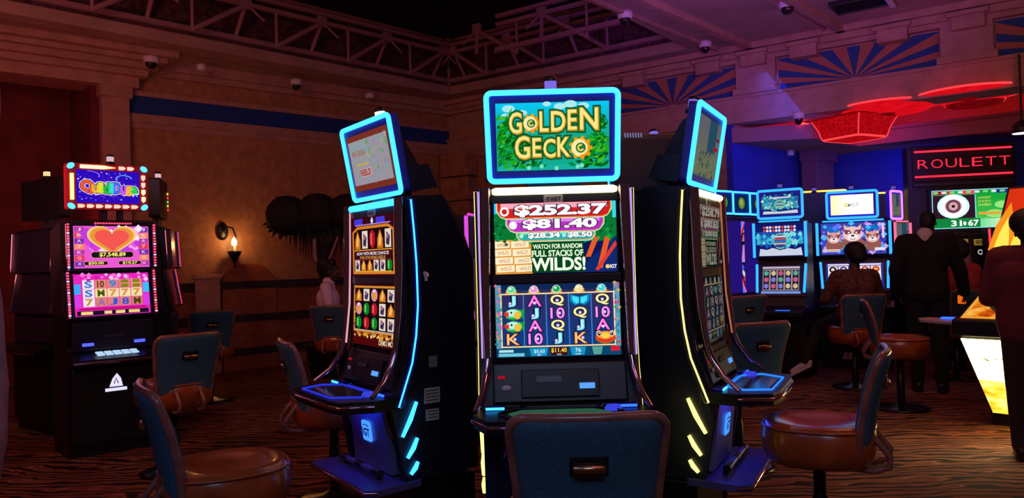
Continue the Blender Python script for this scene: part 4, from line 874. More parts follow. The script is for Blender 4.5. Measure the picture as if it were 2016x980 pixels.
def igt_plate(m, c, w, h, back, fg, y=0.0):
    pts = rrect(w, h, min(w, h) * 0.16, 4); m.ext([(c[0] + a, c[1], c[2] + b) for a, b in pts], (0, -0.006, 0), back)
    if w == h:
        m.text('IGT', (c[0], c[1] - 0.0085, c[2] - h * 0.05), (1, 0, 0), (0, 0, 1), h * 0.36, fg, w * 0.74, 0.04); m.tube([(c[0] + w * 0.3 * math.cos(k * 0.3), c[1] - 0.0075, c[2] + h * (0.22 + 0.10 * math.sin(k * 0.3))) for k in range(1, 10)], h * 0.025, fg, 6); return
    m.text('IGT', (c[0] + w * 0.16, c[1] - 0.0085, c[2]), (1, 0, 0), (0, 0, 1), h * 0.5, fg, w * 0.5, 0.03)
    m.tube([(c[0] - w * 0.26 + 0.2 * h * math.cos(k * 0.5), c[1] - 0.0075, c[2] + 0.2 * h * math.sin(k * 0.5)) for k in range(11)], h * 0.05, fg, 6)
def hero(label, loc, a, top_col, side_col, art_top, art_up, art_low, group='video slot machines of the middle cluster', back=False, edge=None, deck_col=None, deck_reflection=None, bar_col=None, ped_glow=1.6, blank=False):
    root = thing('slot_machine', label, 'slot machine', (*loc, 0), a, group)
    # base and foot plate
    MB().bb((-0.28, 0.02, 0.0), (0.28, 0.40, 0.37), M_BLACK).build('base', root, bevel=0.008)
    pl = MB(); pl.ext([(-0.345, 0.05, 0.37), (-0.375, -0.19, 0.37), (-0.34, -0.245, 0.37), (0.34, -0.245, 0.37), (0.375, -0.19, 0.37), (0.345, 0.05, 0.37)], (0, 0, 0.03), M_PLATE)
    pl.tube([(-0.375, -0.19, 0.385), (-0.34, -0.247, 0.385), (0.34, -0.247, 0.385), (0.375, -0.19, 0.385)], 0.010, M_CHROME, 8); pl.build('foot_plate', root, bevel=0.004)
    # cabinet core and the shaped sides
    prof = [(0.0, 1.78), (0.02, 1.45), (0.02, 1.2), (-0.01, 1.0), (-0.06, 0.85), (-0.10, 0.77), (-0.075, 0.68), (-0.03, 0.40), (0.40, 0.40), (0.40, 1.46), (0.33, 1.66), (0.22, 1.79)]
    core = MB(); core.ext([(-0.29, y + 0.03 if y < 0.2 else y - 0.01, z - 0.005) for y, z in prof], (0.58, 0, 0), M_BLACK); core.build('cabinet', root)
    for sx in (-1, 1):
        sp = MB(); x0 = sx * 0.29
        n = len(prof)      # side shell tapers towards the back
        outer = [(sx * (0.338 if y < 0.1 else 0.325 if y < 0.3 else 0.305), y, z) for y, z in prof]; inner = [(x0, y, z) for y, z in prof]
        sp.add(outer + inner, [tuple(range(n)), tuple(reversed(range(n, 2 * n)))] + [(i, (i + 1) % n, n + (i + 1) % n, n + i) for i in range(n)], M_CARBON)
        panel = sp.build('side_panel', root, bevel=0.004)
        xo = sx * 0.347
        path = [(xo, 0.03, 1.765), (xo, 0.042, 1.62), (xo, 0.052, 1.45), (xo, 0.054, 1.25), (xo, 0.040, 1.10), (xo, 0.015, 0.97), (xo, -0.03, 0.85), (xo, -0.062, 0.765)]
        MB().tube(path, 0.0115, side_col, 8).build('neon_tube', root)
        MB().tube([(sx * 0.342, p[1] + 0.004, p[2]) for p in path], 0.018, mat('blue_halo_tint', (0.03, 0.06, 0.7), 0.3) if side_col is N_CYAN else mat('olive_halo_tint', (0.10, 0.09, 0.05), 0.3), 8).build('neon_halo', root)  # soft neon halo put into the tint of this sleeve
        for (y0, z0, y1, z1) in ((0.035, 0.78, -0.045, 0.62), (0.035, 0.605, -0.02, 0.515), (0.035, 0.49, -0.005, 0.435)):
            MB().tube([(xo - sx * 0.003, y0, z0), (xo - sx * 0.001, (y0 + y1) / 2 + 0.004, (z0 + z1) / 2), (xo - sx * 0.003, y1, z1)], [0.009, 0.0125, 0.009], side_col, 8).build('light_dash', root)
        # chrome front pillar with its edge highlight painted as an emissive line, and its flaring foot
        if not back: MB().tube([(sx * 0.282, -0.018, 1.74), (sx * 0.284, -0.022, 1.5), (sx * 0.286, -0.03, 1.25), (sx * 0.288, -0.055, 1.03)] if edge and edge[1] == 'in' else [(sx * 0.338, -0.012, 1.76), (sx * 0.338, -0.014, 1.5), (sx * 0.338, -0.02, 1.25), (sx * 0.336, -0.05, 1.03)], 0.0045, edge[0], 6).build('edge_glint', root)
        MB().tube([(sx * 0.307, -0.005, 1.775), (sx * 0.309, -0.012, 1.6), (sx * 0.313, -0.018, 1.4), (sx * 0.314, -0.03, 1.2), (sx * 0.312, -0.055, 1.02)], [0.034, 0.033, 0.029, 0.024, 0.018], M_CHROME, 14, flat=0.8).build('chrome_pillar', root)
        MB().tube([(sx * 0.312, -0.055, 1.025), (sx * 0.318, -0.075, 0.97), (sx * 0.335, -0.13, 0.89), (sx * 0.365, -0.21, 0.83)], [0.019, 0.017, 0.014, 0.011], M_CHROME, 10).build('chrome_foot', root)
        if not back:
            MB().tube([(sx * 0.225, -0.085, 0.765), (sx * 0.235, -0.07, 0.66), (sx * 0.255, -0.05, 0.60)], 0.008, M_CHROME, 8).build('chrome_strut', root)
    if not back:
        # face plate, light bar, maker plate and the two screens
        f = MB(); f.bb((-0.285, -0.006, 1.0), (0.285, 0.05, 1.775), M_BEZEL); f.bb((-0.285, -0.014, 1.350), (0.285, -0.004, 1.388), M_PANEL); f.build('face_plate', root, bevel=0.004)
        MB().tube([(-0.275, -0.018, 1.757), (-0.26, -0.02, 1.758), (0.26, -0.02, 1.758), (0.275, -0.018, 1.757)], [0.012, 0.017, 0.017, 0.012], bar_col or side_col, 10).build('top_light_bar', root)
        MB().bb((-0.28, -0.012, 1.708), (0.28, -0.004, 1.738), M_PANEL).build('header_strip', root)
        m = MB(); igt_plate(m, (-0.006, -0.013, 1.721), 0.085, 0.034, mat('logo_plate_grey', (0.62, 0.60, 0.55), 0.5), M_BLACK); m.build('maker_plate', root)
        for (fn, w_, h_, zc, nm) in ((art_up, 0.538, 0.312, 1.549, 'upper_screen'), (art_low, 0.548, 0.318, 1.186, 'lower_screen')):
            scr = MB().bb((-w_ / 2 - 0.004, -0.010, -h_ / 2 - 0.004), (w_ / 2 + 0.004, 0.0, h_ / 2 + 0.004), M_BLACK).build(nm, root, loc=(0, -0.006, zc), rot=(R(0 if nm == 'upper_screen' else -2.0), 0, 0))
            fn(w_, h_).build('screen_picture', scr, loc=(0, -0.0115, 0))
        # bill and ticket panel
        bp = MB(); bp.ext([(-0.285, -0.03, 1.0), (-0.285, -0.075, 0.84), (-0.285, 0.03, 0.84), (-0.285, 0.03, 1.0)], (0.57, 0, 0), M_PANEL); bill = bp.build('bill_panel', root, bevel=0.004)
        rt = Matrix.Rotation(R(-15.7), 3, 'X'); q = lambda x, z, d: (x, -0.03 - (1.0 - z) * 0.281 - d, z)
        MB().box(q(0, 0.915, 0.006), (0.34, 0.02, 0.12), M_BLACK, rt).build('reader_housing', root, bevel=0.004)
        MB().box(q(0.115, 0.905, 0.020), (0.066, 0.006, 0.024), emat((90, 160, 255), 1.1), rt).build('ticket_light', root)
        tm = MB().box(q(-0.05, 0.935, 0.018), (0.11, 0.006, 0.028), M_BEZEL, rt); tm.text('ROULINE', q(-0.05, 0.935, 0.0225), (1, 0, 0), rt @ Vector((0, 0, 1)), 0.015, mat('grey_print', (0.30, 0.30, 0.32), 0.6), 0.10); tm.build('card_reader', root)
        MB().ell(q(-0.235, 0.90, 0.006), (0.022, 0.006, 0.012), M_WHITEP, 16, 8).build('lock_badge', root)
        MB().box(q(-0.255, 0.945, 0.004), (0.03, 0.006, 0.012), emat((190, 20, 40), 0.8), rt).build('status_light', root)
        # player deck
        dk = MB(); o = [(-0.345, -0.02), (-0.375, -0.20), (-0.31, -0.345), (-0.20, -0.365), (0.20, -0.365), (0.31, -0.345), (0.375, -0.20), (0.345, -0.02)]
        dk.ext([(x, y, 0.76) for x, y in o], (0, 0, 0.055), M_BLACK); deck = dk.build('player_deck', root, bevel=0.012, seg=3)
        MB().tube([(x * 1.01, y * 1.01, 0.79) for x, y in o[1:-1]], 0.009, M_CHROME, 8).build('deck_trim', root)
        MB().tube([(-0.22, -0.33, 0.82), (-0.27, -0.21, 0.82), (-0.20, -0.12, 0.82), (0.16, -0.12, 0.82), (0.25, -0.21, 0.82), (0.16, -0.33, 0.82)], 0.005, deck_col or neon('deck_blue', (0.03, 0.05, 1.0), 0.7), 6, closed=True).build('deck_light', root)
        MB().ext([(-0.19, -0.31, 0.816), (-0.23, -0.21, 0.816), (-0.17, -0.14, 0.816), (0.13, -0.14, 0.816), (0.20, -0.21, 0.816), (0.13, -0.31, 0.816)], (0, 0, 0.003), emat(deck_reflection, 0.5) if deck_reflection else mat('deck_glass', (0.05, 0.06, 0.055), 0.12)).build('deck_screen', root)  # middle machine only: teal reflection on the deck glass painted as emission
        for (x, y, r_) in ((0.215, -0.155, 0.032), (-0.30, -0.16, 0.0)):
            if r_: MB().lathe([(r_ * 1.15, 0), (r_ * 1.15, 0.008), (r_, 0.012), (r_ * 0.9, 0.018), (0.0, 0.020)], N_VIO if False else emat((60, 70, 235), 0.9, True), (x, y, 0.815), n=20).build('spin_button', root)
        for x in (-0.285, 0.28):
            MB().box((x, -0.10, 0.822), (0.085, 0.05, 0.016), mat('blue_button', (0.02, 0.03, 0.35), 0.3)).build('button', root, bevel=0.006)
            MB().box((x, -0.128, 0.824), (0.08, 0.007, 0.010), N_BLUE if x > 0 else N_CYAN).build('button_light', root)
        tr = MB()
        for k in range(3): tr.box((0, -0.085 - 0.012 * k, 0.822 - 0.0 * k), (0.36 - 0.03 * k, 0.005, 0.012), M_CHROME)
        tr.build('ticket_tray', root)
        # pedestal with lit maker badge, kick bar
        pd = MB(); pd.ext([(-0.20, -0.085, 0.765), (0.20, -0.085, 0.765), (0.225, -0.045, 0.41), (-0.225, -0.045, 0.41)], (0, 0.06, 0), M_PED); pd.build('pedestal_panel', root, bevel=0.005)
        lg = MB(); rt2 = Matrix.Rotation(R(6.5), 4, 'X'); igt_plate(lg, (0, 0, 0), 0.105, 0.105, emat((60, 130, 255), ped_glow), mat('badge_dark', (0.02, 0.02, 0.08), 0.5)); lg.build('maker_badge', root, loc=(0.0, -0.072, 0.60), rot=(R(6.5), 0, 0))
        kb = MB(); kb.tube([(-0.23, -0.115, 0.435), (0.23, -0.115, 0.435)], 0.016, M_PLATE, 12); [kb.tube([(x - 0.035, -0.115, 0.435), (x + 0.035, -0.115, 0.435)], 0.019, M_BLACK, 12) for x in (-0.2, 0.0, 0.2)]
        [kb.bb((x - 0.012, -0.115, 0.395), (x + 0.012, -0.09, 0.435), M_BLACK) for x in (-0.2, 0.2)]; kb.build('kick_bar', root)
        MB().box((0, -0.12, 0.752), (0.30, 0.02, 0.008), neon('under_deck', (0.02, 0.06, 1.0), 22.0)).build('under_deck_light', root)
    else:
        bk = MB(); bk.bb((-0.22, 0.40, 0.55), (0.22, 0.41, 1.4), M_PANEL); bk.build('rear_door', root, bevel=0.004)
    # topper leaning forward
    tp = MB(); tp.bb((-0.12, 0.04, 1.76), (0.12, 0.16, 1.86), M_BLACK); tp.build('topper_neck', root, bevel=0.01)
    TH, TW = 0.395, 0.582
    fr = MB(); fr.ext([(x * (1.0 + 0.05 * z), 0.0, z + TH / 2) for x, z in rrect(TW, TH, 0.026, 6)], (0, 0.045, 0), M_NAVY); top = fr.build('topper_frame', root, bevel=0.006, loc=(0, 0.02, 1.803), rot=(R(10), 0, 0))
    MB().tube([(x * (1.0 + 0.05 * z), -0.006, z + TH / 2) for x, z in rrect(TW - 0.008, TH - 0.008, 0.024, 7)], 0.0125, top_col, 10, closed=True).build('neon_frame', top)
    if art_top:
        art_top(0.500, 0.296).build('topper_picture', top, loc=(0, -0.004, TH / 2))
    hs = MB(); hs.ext([(-0.305, 0.045, 0.0), (-0.305, 0.045, 0.13), (-0.305, 0.16, 0.12), (-0.305, 0.19, 0.0)] if not back else [(-0.29, 0.045, -0.0), (-0.29, 0.045, 0.385), (-0.29, 0.27, 0.375), (-0.29, 0.30, 0.33), (-0.29, 0.27, 0.0)], (0.61 if not back else 0.58, 0, 0), M_CARBON)
    if not back: hs.ext([(-0.20, 0.045, 0.10), (-0.20, 0.045, 0.33), (-0.20, 0.09, 0.31), (-0.20, 0.17, 0.11)], (0.40, 0, 0), M_CARBON)
    hs.build('topper_housing', top, bevel=0.012)
    if back:
        v = MB(); [v.box((x, 0.292, 0.356), (0.007, 0.006, 0.030), emat((150, 160, 220), 0.5)) for x in [-0.25 + 0.017 * k for k in range(7)] + [0.14 + 0.017 * k for k in range(7)]]; v.build('vent_slots', top)
        sk = MB().box((-0.02, 0.301, 0.13), (0.13, 0.004, 0.058), mat('pink_sticker', (0.42, 0.24, 0.34), 0.7)); [sk.box((-0.02, 0.3035, 0.115 + 0.012 * k), (0.10, 0.003, 0.004), M_LABELD) for k in range(3)]; sk.build('sticker', top, rot=(R(-4), 0, 0))
        g = MB(); [g.box((-0.06 + 0.013 * k, 0.293, 0.075), (0.005, 0.006, 0.03), M_PANEL) for k in range(10)]; g.build('vent_grille', top, rot=(R(-4), 0, 0))
    candle(top, (0.0, 0.10, 0.372), (255, 244, 236) if 'left' in label else (140, 120, 255), 1.6 if 'left' in label else 0.8)
    return root
A_L, A_R = R(-55), R(63)
hc = hero('middle slot machine showing a green jungle topper, facing the camera', (0.194, 3.40), 0.0, N_CYAN, N_YEL, art_golden, art_wilds, art_reels, bar_col=N_WHITEY, edge=(neon('lavender_glint', (0.62, 0.40, 1.0), 0.9), 'out'), deck_col=mat('dark_trim', (0.02, 0.02, 0.06), 0.3), deck_reflection=(60, 120, 90))
hl = hero('left slot machine of the cluster with bottle reels and cyan side light', (-0.711, 4.003), A_L, N_CYAN, N_CYAN, art_feature, art_bottles_top, art_bottles_low, edge=(neon('rose_glint', (1.0, 0.45, 0.55), 0.9), 'in'))
hr = hero('right slot machine of the cluster seen side on with yellow side light', (0.998, 3.927), A_R, N_CYAN, N_YEL, art_grey_topper, art_grey_top, art_grey_reels, bar_col=N_WHITEY, edge=(neon('ember_glint', (1.0, 0.25, 0.12), 0.5), 'in'), deck_col=neon('deck_cyan', (0.02, 0.2, 1.0), 1.3))
hb = hero('slot machine seen from behind between the middle and right machines, with vents', (0.93, 4.98), R(186), N_CYAN, N_MAG, None, None, None, back=True)
# stickers and lock on the right flank of the left machine
for (y, z, w_, h_, m) in ((0.135, 0.965, 0.045, 0.055, mat('grey_sticker', (0.20, 0.20, 0.20), 0.7)), (0.125, 0.80, 0.085, 0.075, M_LABEL), (0.125, 0.705, 0.07, 0.055, M_LABEL)):
    sd = MB(); sd.bb((0.334, y - w_ / 2, z - h_ / 2), (0.3415, y + w_ / 2, z + h_ / 2), m)
    if m is M_LABEL: [sd.bb((0.3405, y - w_ * 0.42, z - h_ / 2 + 0.012 + 0.016 * k), (0.3422, y + w_ * 0.4, z - h_ / 2 + 0.017 + 0.016 * k), M_LABELD) for k in range(int(h_ / 0.018))]
    sd.build('sticker', hl)
lk = MB().tube([(0.337, 0.10, 1.41), (0.344, 0.103, 1.39), (0.344, 0.106, 1.365)], 0.009, M_WHITEP, 8); lk.tube([(0.337, 0.115, 1.405), (0.345, 0.118, 1.385)], 0.007, M_CHROME, 8); lk.build('side_lock', hl)

# ---- older upright machine with arrow bulbs on its topper, left
def upright(label, loc, a, lit=True, strips=True, group='upright slot machines of the left cluster', lamp_lit=(220, 180, 190)):
    root = thing('slot_machine', label, 'slot machine', (*loc, 0), a, group)
    b = MB(); b.ext([(-0.33, 0.02, 0.0), (-0.33, 0.0, 0.74), (-0.33, 0.05, 0.86), (-0.33, 0.0, 1.08), (-0.33, 0.06, 1.48), (-0.33, 0.0, 1.50), (-0.33, 0.02, 1.86), (-0.33, 0.12, 1.88), (-0.33, 0.45, 1.80), (-0.33, 0.5, 0.0)], (0.66, 0, 0), M_BLACK); b.build('cabinet', root, bevel=0.01)
    for x in (-0.335, 0.335): MB().ext([(x - 0.012, 0.03, 1.12), (x - 0.012, 0.09, 1.86), (x - 0.012, 0.45, 1.80), (x - 0.012, 0.45, 1.12)], (0.024, 0, 0), M_PANEL).build('side_panel', root)
    MB().bb((-0.31, -0.03, 0.10), (0.31, 0.03, 0.70), M_BLACK).build('belly_door', root, bevel=0.012)
    dk = MB(); dk.ext([(-0.34, -0.20, 0.74), (0.34, -0.20, 0.74), (0.34, 0.03, 0.79), (-0.34, 0.03, 0.79)], (0, 0, 0.04), M_BLACK); dk.build('player_deck', root, bevel=0.01)
    MB().tube([(-0.335, -0.205, 0.755), (0.335, -0.205, 0.755)], 0.010, M_CHROME, 8).build('deck_trim', root)
    MB().bb((-0.3, -0.02, 0.83), (0.3, 0.06, 1.06), M_BEZEL).build('bill_panel', root, bevel=0.008)
    for (zc, h_, fn, tl, nm) in ((1.655, 0.335, art_heart, -3, 'upper_screen'), (1.275, 0.335, art_pinkreels, -9, 'lower_screen')):
        y0 = -0.008 if nm == 'upper_screen' else 0.004
        s_ = MB().bb((-0.30, 0.0, -h_ / 2 - 0.02), (0.30, 0.03, h_ / 2 + 0.02), M_BEZEL).build(nm, root, loc=(0, y0 - 0.01, zc), rot=(R(tl), 0, 0), bevel=0.004)
        if lit: fn(0.555, h_).build('screen_picture', s_, loc=(0, -0.003, 0))
        for sx in (-1, 1):
            m = MB(); m.bb((sx * 0.318 - 0.016, -0.02, -h_ / 2 - 0.02), (sx * 0.318 + 0.016, 0.03, h_ / 2 + 0.02), M_CHROME); m.build('screen_trim', s_, bevel=0.008)
            if lit or (sx > 0 and strips):
                m = MB(); [m.ell((sx * 0.318, -0.022, -h_ / 2 + 0.01 + k * h_ / 15), (0.011, 0.006, 0.008), N_PINK if (k % 4 == 0 and lit) else neon('crimson', (1.0, 0.05, 0.12), 2.0), 8, 5) for k in range(16)]; m.build('light_strip', s_)
    if lit:
        m = MB(); [m.ell((-0.12 + 0.02 * k, -0.02, 1.845), (0.009, 0.006, 0.007), neon('crimson', (1, 0, 0), 2.0), 8, 5) for k in range(14)]; m.build('top_light_strip', root)
        m = MB(); M_BTN = emat((190, 220, 255), 0.95)
        for r_ in range(2):
            for k in range(5): m.box((-0.13 + k * 0.062, -0.10 - 0.055 * r_, 0.822 - 0.012 * r_), (0.05, 0.042, 0.016), M_BTN)
        m.build('button', root, bevel=0.004)
        for x, z in ((-0.19, 0.885), (0.19, 0.885)): MB().bb((x - 0.04, -0.034, z - 0.012), (x + 0.04, -0.018, z + 0.012), neon('royal', (0.08, 0.10, 1.0), 1.6)).build('slot_light', root)
        MB().bb((-0.08, -0.03, 0.935), (0.08, -0.018, 0.955), M_PANEL).build('bill_slot', root)
        m = MB(); E = emat((225, 220, 255), 1.1); m.ext([(-0.075, -0.032, 0.50), (0.085, -0.032, 0.50), (0.085, -0.032, 0.525), (-0.075, -0.032, 0.525)], (0, -0.004, 0), E); m.ext([(-0.045, -0.032, 0.535), (0.055, -0.032, 0.535), (0.04, -0.032, 0.60), (0.012, -0.032, 0.64), (-0.02, -0.032, 0.60)], (0, -0.004, 0), E); m.tube([(-0.01, -0.038, 0.56), (0.004, -0.038, 0.605), (0.02, -0.038, 0.56)], 0.004, M_BLACK, 6); m.build('belly_badge', root)
    MB().bb((-0.05, 0.10, 1.86), (0.0, 0.16, 2.0), M_PANEL).build('topper_post', root); MB().bb((0.08, 0.10, 1.86), (0.12, 0.16, 2.0), M_PANEL).build('topper_post', root)
    t = MB(); t.ext([(x, 0, z) for x, z in rrect(0.60, 0.37, 0.02, 3)], (0, 0.10, 0), mat('topper_red', (0.55, 0.02, 0.03), 0.4) if lit else M_BLACK); tp = t.build('topper_frame', root, loc=(0, 0.06, 2.145), bevel=0.006)
    if lit:
        art_quid(0.47, 0.265).build('topper_picture', tp, loc=(0, -0.004, 0))
        YW = emat((255, 236, 170), 1.6, True); RW = emat((255, 190, 170), 1.4, True); CB = elin('neon_corner', (0.05, 0.40, 1.0), 3.2); GW = emat((250, 246, 150), 1.6, True)
        def arrow(x, z, dx, dz, L, m_): MB().ext([(x - dx * L * .5 - dz * .014, 0, z - dz * L * .5 - dx * .014), (x + dx * L * .2 - dz * .014, 0, z + dz * L * .2 - dx * .014), (x + dx * L * .55, 0, z + dz * L * .55), (x + dx * L * .2 + dz * .014, 0, z + dz * L * .2 + dx * .014), (x - dx * L * .5 + dz * .014, 0, z - dz * L * .5 + dx * .014)], (0, -0.014, 0), m_).build('arrow_bulb', tp)
        for k in range(7): arrow(-0.20 + k * 0.066, -0.158, 1, 0, 0.05, RW)
        arrow(-0.08, 0.158, 1, 0, 0.25, YW); arrow(0.105, 0.158, 1, 0, 0.05, RW); arrow(0.17, 0.158, 1, 0, 0.05, RW)
        MB().bb((-0.278, -0.014, -0.11), (-0.252, 0.0, 0.10), GW).build('light_bar', tp)
        for k in range(4): arrow(0.266, 0.085 - k * 0.06, 0, -1, 0.045, RW if k < 2 else YW)
        for sx in (-1, 1):
            for sz in (-1, 1): MB().ell((sx * 0.272, -0.008, sz * 0.160), (0.030, 0.014, 0.022), CB, 12, 8, Matrix.Rotation(R(35 * sx * sz), 3, 'Y')).build('corner_light', tp)
    elif strips:
        m = MB(); [m.ell((0.285, -0.006, 0.08 - k * 0.04), (0.006, 0.006, 0.014), (N_GOLD, N_RED, neon('leaf', (0.2, 0.9, 0.2), 1.2))[k % 3], 8, 5) for k in range(5)]; m.build('light_strip', tp)
    candle(root, (0.03, 0.11, 2.33), lamp_lit, 1.0)
    return root
upright('slot machine with multicoloured topper and pink screens at the left', (-3.236, 6.2), R(42))
upright('dark slot machine turned away behind the multicoloured one', (-3.33, 7.5), R(108), lit=False)
upright('black slot machine silhouette at the far left with lit lamp on top', (-4.40, 7.05), R(-36), lit=False, strips=False, lamp_lit=(255, 226, 150)).scale = (1.3, 1.0, 1.0)

# ---- wide two-screen machines by the far blue wall
def wide(label, loc, a, w=0.80, col=None, art_top=None, art_up=None, art_low=None, top_col=None, group='two screen slot machines by the far blue wall', th=0.34, tw=0.59, rear=False, topper=True):
    root = thing('slot_machine', label, 'slot machine', (*loc, 0), a, group); col = col or N_CYB; h = w / 2
    b = MB(); b.ext([(-h + .03, 0.02, 0.0), (-h + .03, 0.0, 0.78), (-h + .03, 0.02, 0.92), (-h + .03, 0.14, 1.36), (-h + .03, 0.10, 1.82), (-h + .03, 0.5, 1.80), (-h + .03, 0.55, 0.0)], (w - .06, 0, 0), M_BLACK); b.build('cabinet', root, bevel=0.01)
    dk = MB(); dk.ext([(-h * 0.95, -0.26, 0.74), (h * 0.95, -0.26, 0.74), (h, 0.02, 0.80), (-h, 0.02, 0.80)], (0, 0, 0.04), M_BEZEL); dk.build('player_deck', root, bevel=0.01)
    MB().box((0.06, -0.16, 0.795), (0.16, 0.05, 0.012), N_BLUE).build('deck_light', root); MB().ell((-0.18, -0.17, 0.80), (0.04, 0.04, 0.015), N_BLUE, 12, 6).build('spin_button', root)
    up = MB().bb((-h, 0, -0.215), (h, 0.06, 0.215), M_BEZEL).build('upper_screen', root, loc=(0, 0.055, 1.615), bevel=0.006)
    lo = MB().bb((-h * 0.93, 0, -0.20), (h * 0.93, 0.05, 0.20), M_BEZEL).build('lower_screen', root, loc=(0, 0.05, 1.14), rot=(R(-14), 0, 0), bevel=0.006)
    if art_up: art_up(w * 0.86, 0.39).build('screen_picture', up, loc=(0, -0.003, 0))
    if art_low: art_low(w * 0.76, 0.345).build('screen_picture', lo, loc=(0, -0.003, 0))
    for sx in (-1, 1):
        MB().tube([(sx * (h - 0.015), -0.012, -0.205), (sx * (h - 0.015), -0.012, 0.205)], 0.017, col, 8).build('neon_tube', up)
        MB().tube([(sx * (h * 0.86), -0.012, -0.15), (sx * (h * 0.90), -0.012, 0.19)], 0.015, col, 8).build('neon_tube', lo)
    MB().tube([(-h + 0.08, -0.008, 0.222), (h - 0.08, -0.008, 0.222)], 0.010, col, 8).build('top_light_bar', up)
    if not topper: return root
    MB().bb((-0.1, 0.14, 1.8), (0.1, 0.24, 1.9), M_BLACK).build('topper_post', root)
    t = MB(); t.ext([(x, 0, z) for x, z in rrect(tw, th, 0.03, 5)], (0, 0.06, 0), M_BLACK if rear else M_NAVY); tp = t.build('topper_frame', root, loc=(0, 0.12, 1.87 + th / 2), bevel=0.006)
    MB().tube([(x, -0.004, z) for x, z in rrect(tw - (-0.03 if rear else 0.01), th - (-0.03 if rear else 0.01), 0.028, 5)], 0.015, top_col or col, 8, closed=True).build('neon_frame', tp)
    if art_top: art_top(tw - 0.10, th - 0.09).build('topper_picture', tp, loc=(0, -0.003, 0))
    candle(root, (0, 0.15, 1.865 + th), (110, 90, 200), 0.7)
    return root
wide('far slot machine with white topper and animal faces behind the seated player', (4.23, 9.5), R(-22), 0.86, N_CYB, art_logo, art_beasts, art_cards)
wide('far slot machine with icy blue screens left of the white topper machine', (3.13, 9.0), R(-32), 0.62, N_CYB, art_icetop, art_ice, art_darkcards, tw=0.52)
wide('far slot machine outlined in pink beside the roulette stand', (5.25, 10.2), R(40), 0.5, neon('pinkred', (1.0, 0.10, 0.20), 1.8), art_grey_topper, art_grey_topper, None, neon('orchid', (0.85, 0.16, 0.95), 2.2), tw=0.34, th=0.38)
wide('dark back of a machine with yellow outlined topper left of the white topper', (4.3, 10.85), R(158), 0.60, N_GOLD, tw=0.80, top_col=N_GOLD, rear=True, th=0.42)
wide('dark back of a machine with yellow outlined topper right of the white topper', (5.36, 11.5), R(165), 0.50, N_GOLD, tw=0.62, top_col=N_GOLD, rear=True, th=0.42)
def curved(label, loc, a, seed, side):
    root = thing('slot_machine', label, 'slot machine', (*loc, 0), a, 'narrow curved screen slot machines'); w = 0.38
    MB().ext([(-w / 2, 0.02, 0), (-w / 2, 0.0, 0.8), (-w / 2, 0.05, 1.2), (-w / 2, 0.0, 1.95), (-w / 2, 0.34, 1.95), (-w / 2, 0.34, 0)], (w, 0, 0), M_BLACK).build('cabinet', root, bevel=0.008)
    MB().bb((-w / 2, -0.22, 0.76), (w / 2, 0.02, 0.81), M_BEZEL).build('player_deck', root, bevel=0.01); MB().ell((0, -0.1, 0.815), (0.07, 0.05, 0.02), N_BLUE, 12, 6).build('spin_button', root)
    a_ = art_curve(seed)(w * 0.82, 0.92)        # bend the flat picture into the concave screen
    for i, (x, y, z) in enumerate(a_.v): a_.v[i] = (x, y * 0.6 + 0.10 * (1 - (z / 0.46) ** 2) , z)
    a_.build('curved_screen', root, loc=(0, -0.075, 1.42))
    for sx in (-1, 1): MB().tube([(sx * w * 0.46, -0.085 + 0.10 * (1 - ((k - 5) / 5.0) ** 2), 0.96 + 0.92 * k / 10) for k in range(11)], 0.016, side if sx < 0 else N_BLUE, 8).build('neon_tube', root)
    t = MB(); t.ext([(x, 0, z) for x, z in rrect(w, 0.30, 0.02, 3)], (0, 0.05, 0), M_NAVY); tp = t.build('topper_frame', root, loc=(0, 0.06, 2.14)); MB().tube([(x, -0.004, z) for x, z in rrect(w - .01, 0.29, 0.02, 4)], 0.013, N_CYAN, 8, closed=True).build('neon_frame', tp); art_green(w * 0.78, 0.22).build('topper_picture', tp, loc=(0, -0.003, 0))
    MB().bb((-0.06, 0.06, 1.94), (0.06, 0.12, 2.0), M_BLACK).build('topper_post', root)
curved('narrow curved screen machine nearest the right cluster machine', (2.82, 9.95), R(38), 3, N_BLUE)
curved('second narrow curved screen machine from the left by the blue wall', (3.13, 10.23), R(38), 4, N_RED)
curved('third narrow curved screen machine partly behind the icy blue one', (3.44, 10.51), R(38), 5, N_MAG)

wm = wide('dark machine with a magenta light strip behind the gap left of the middle machine', (-0.24, 6.35), R(75), 0.62, neon('purple_pink', (0.8, 0.08, 0.75), 1.0), topper=False)
MB().bb((-0.30, -0.012, 0.30), (0.30, 0.0, 1.36), mat('olive_panel', (0.30, 0.31, 0.22), 0.7)).build('front_panel', wm, loc=(0, -0.01, 0.12))
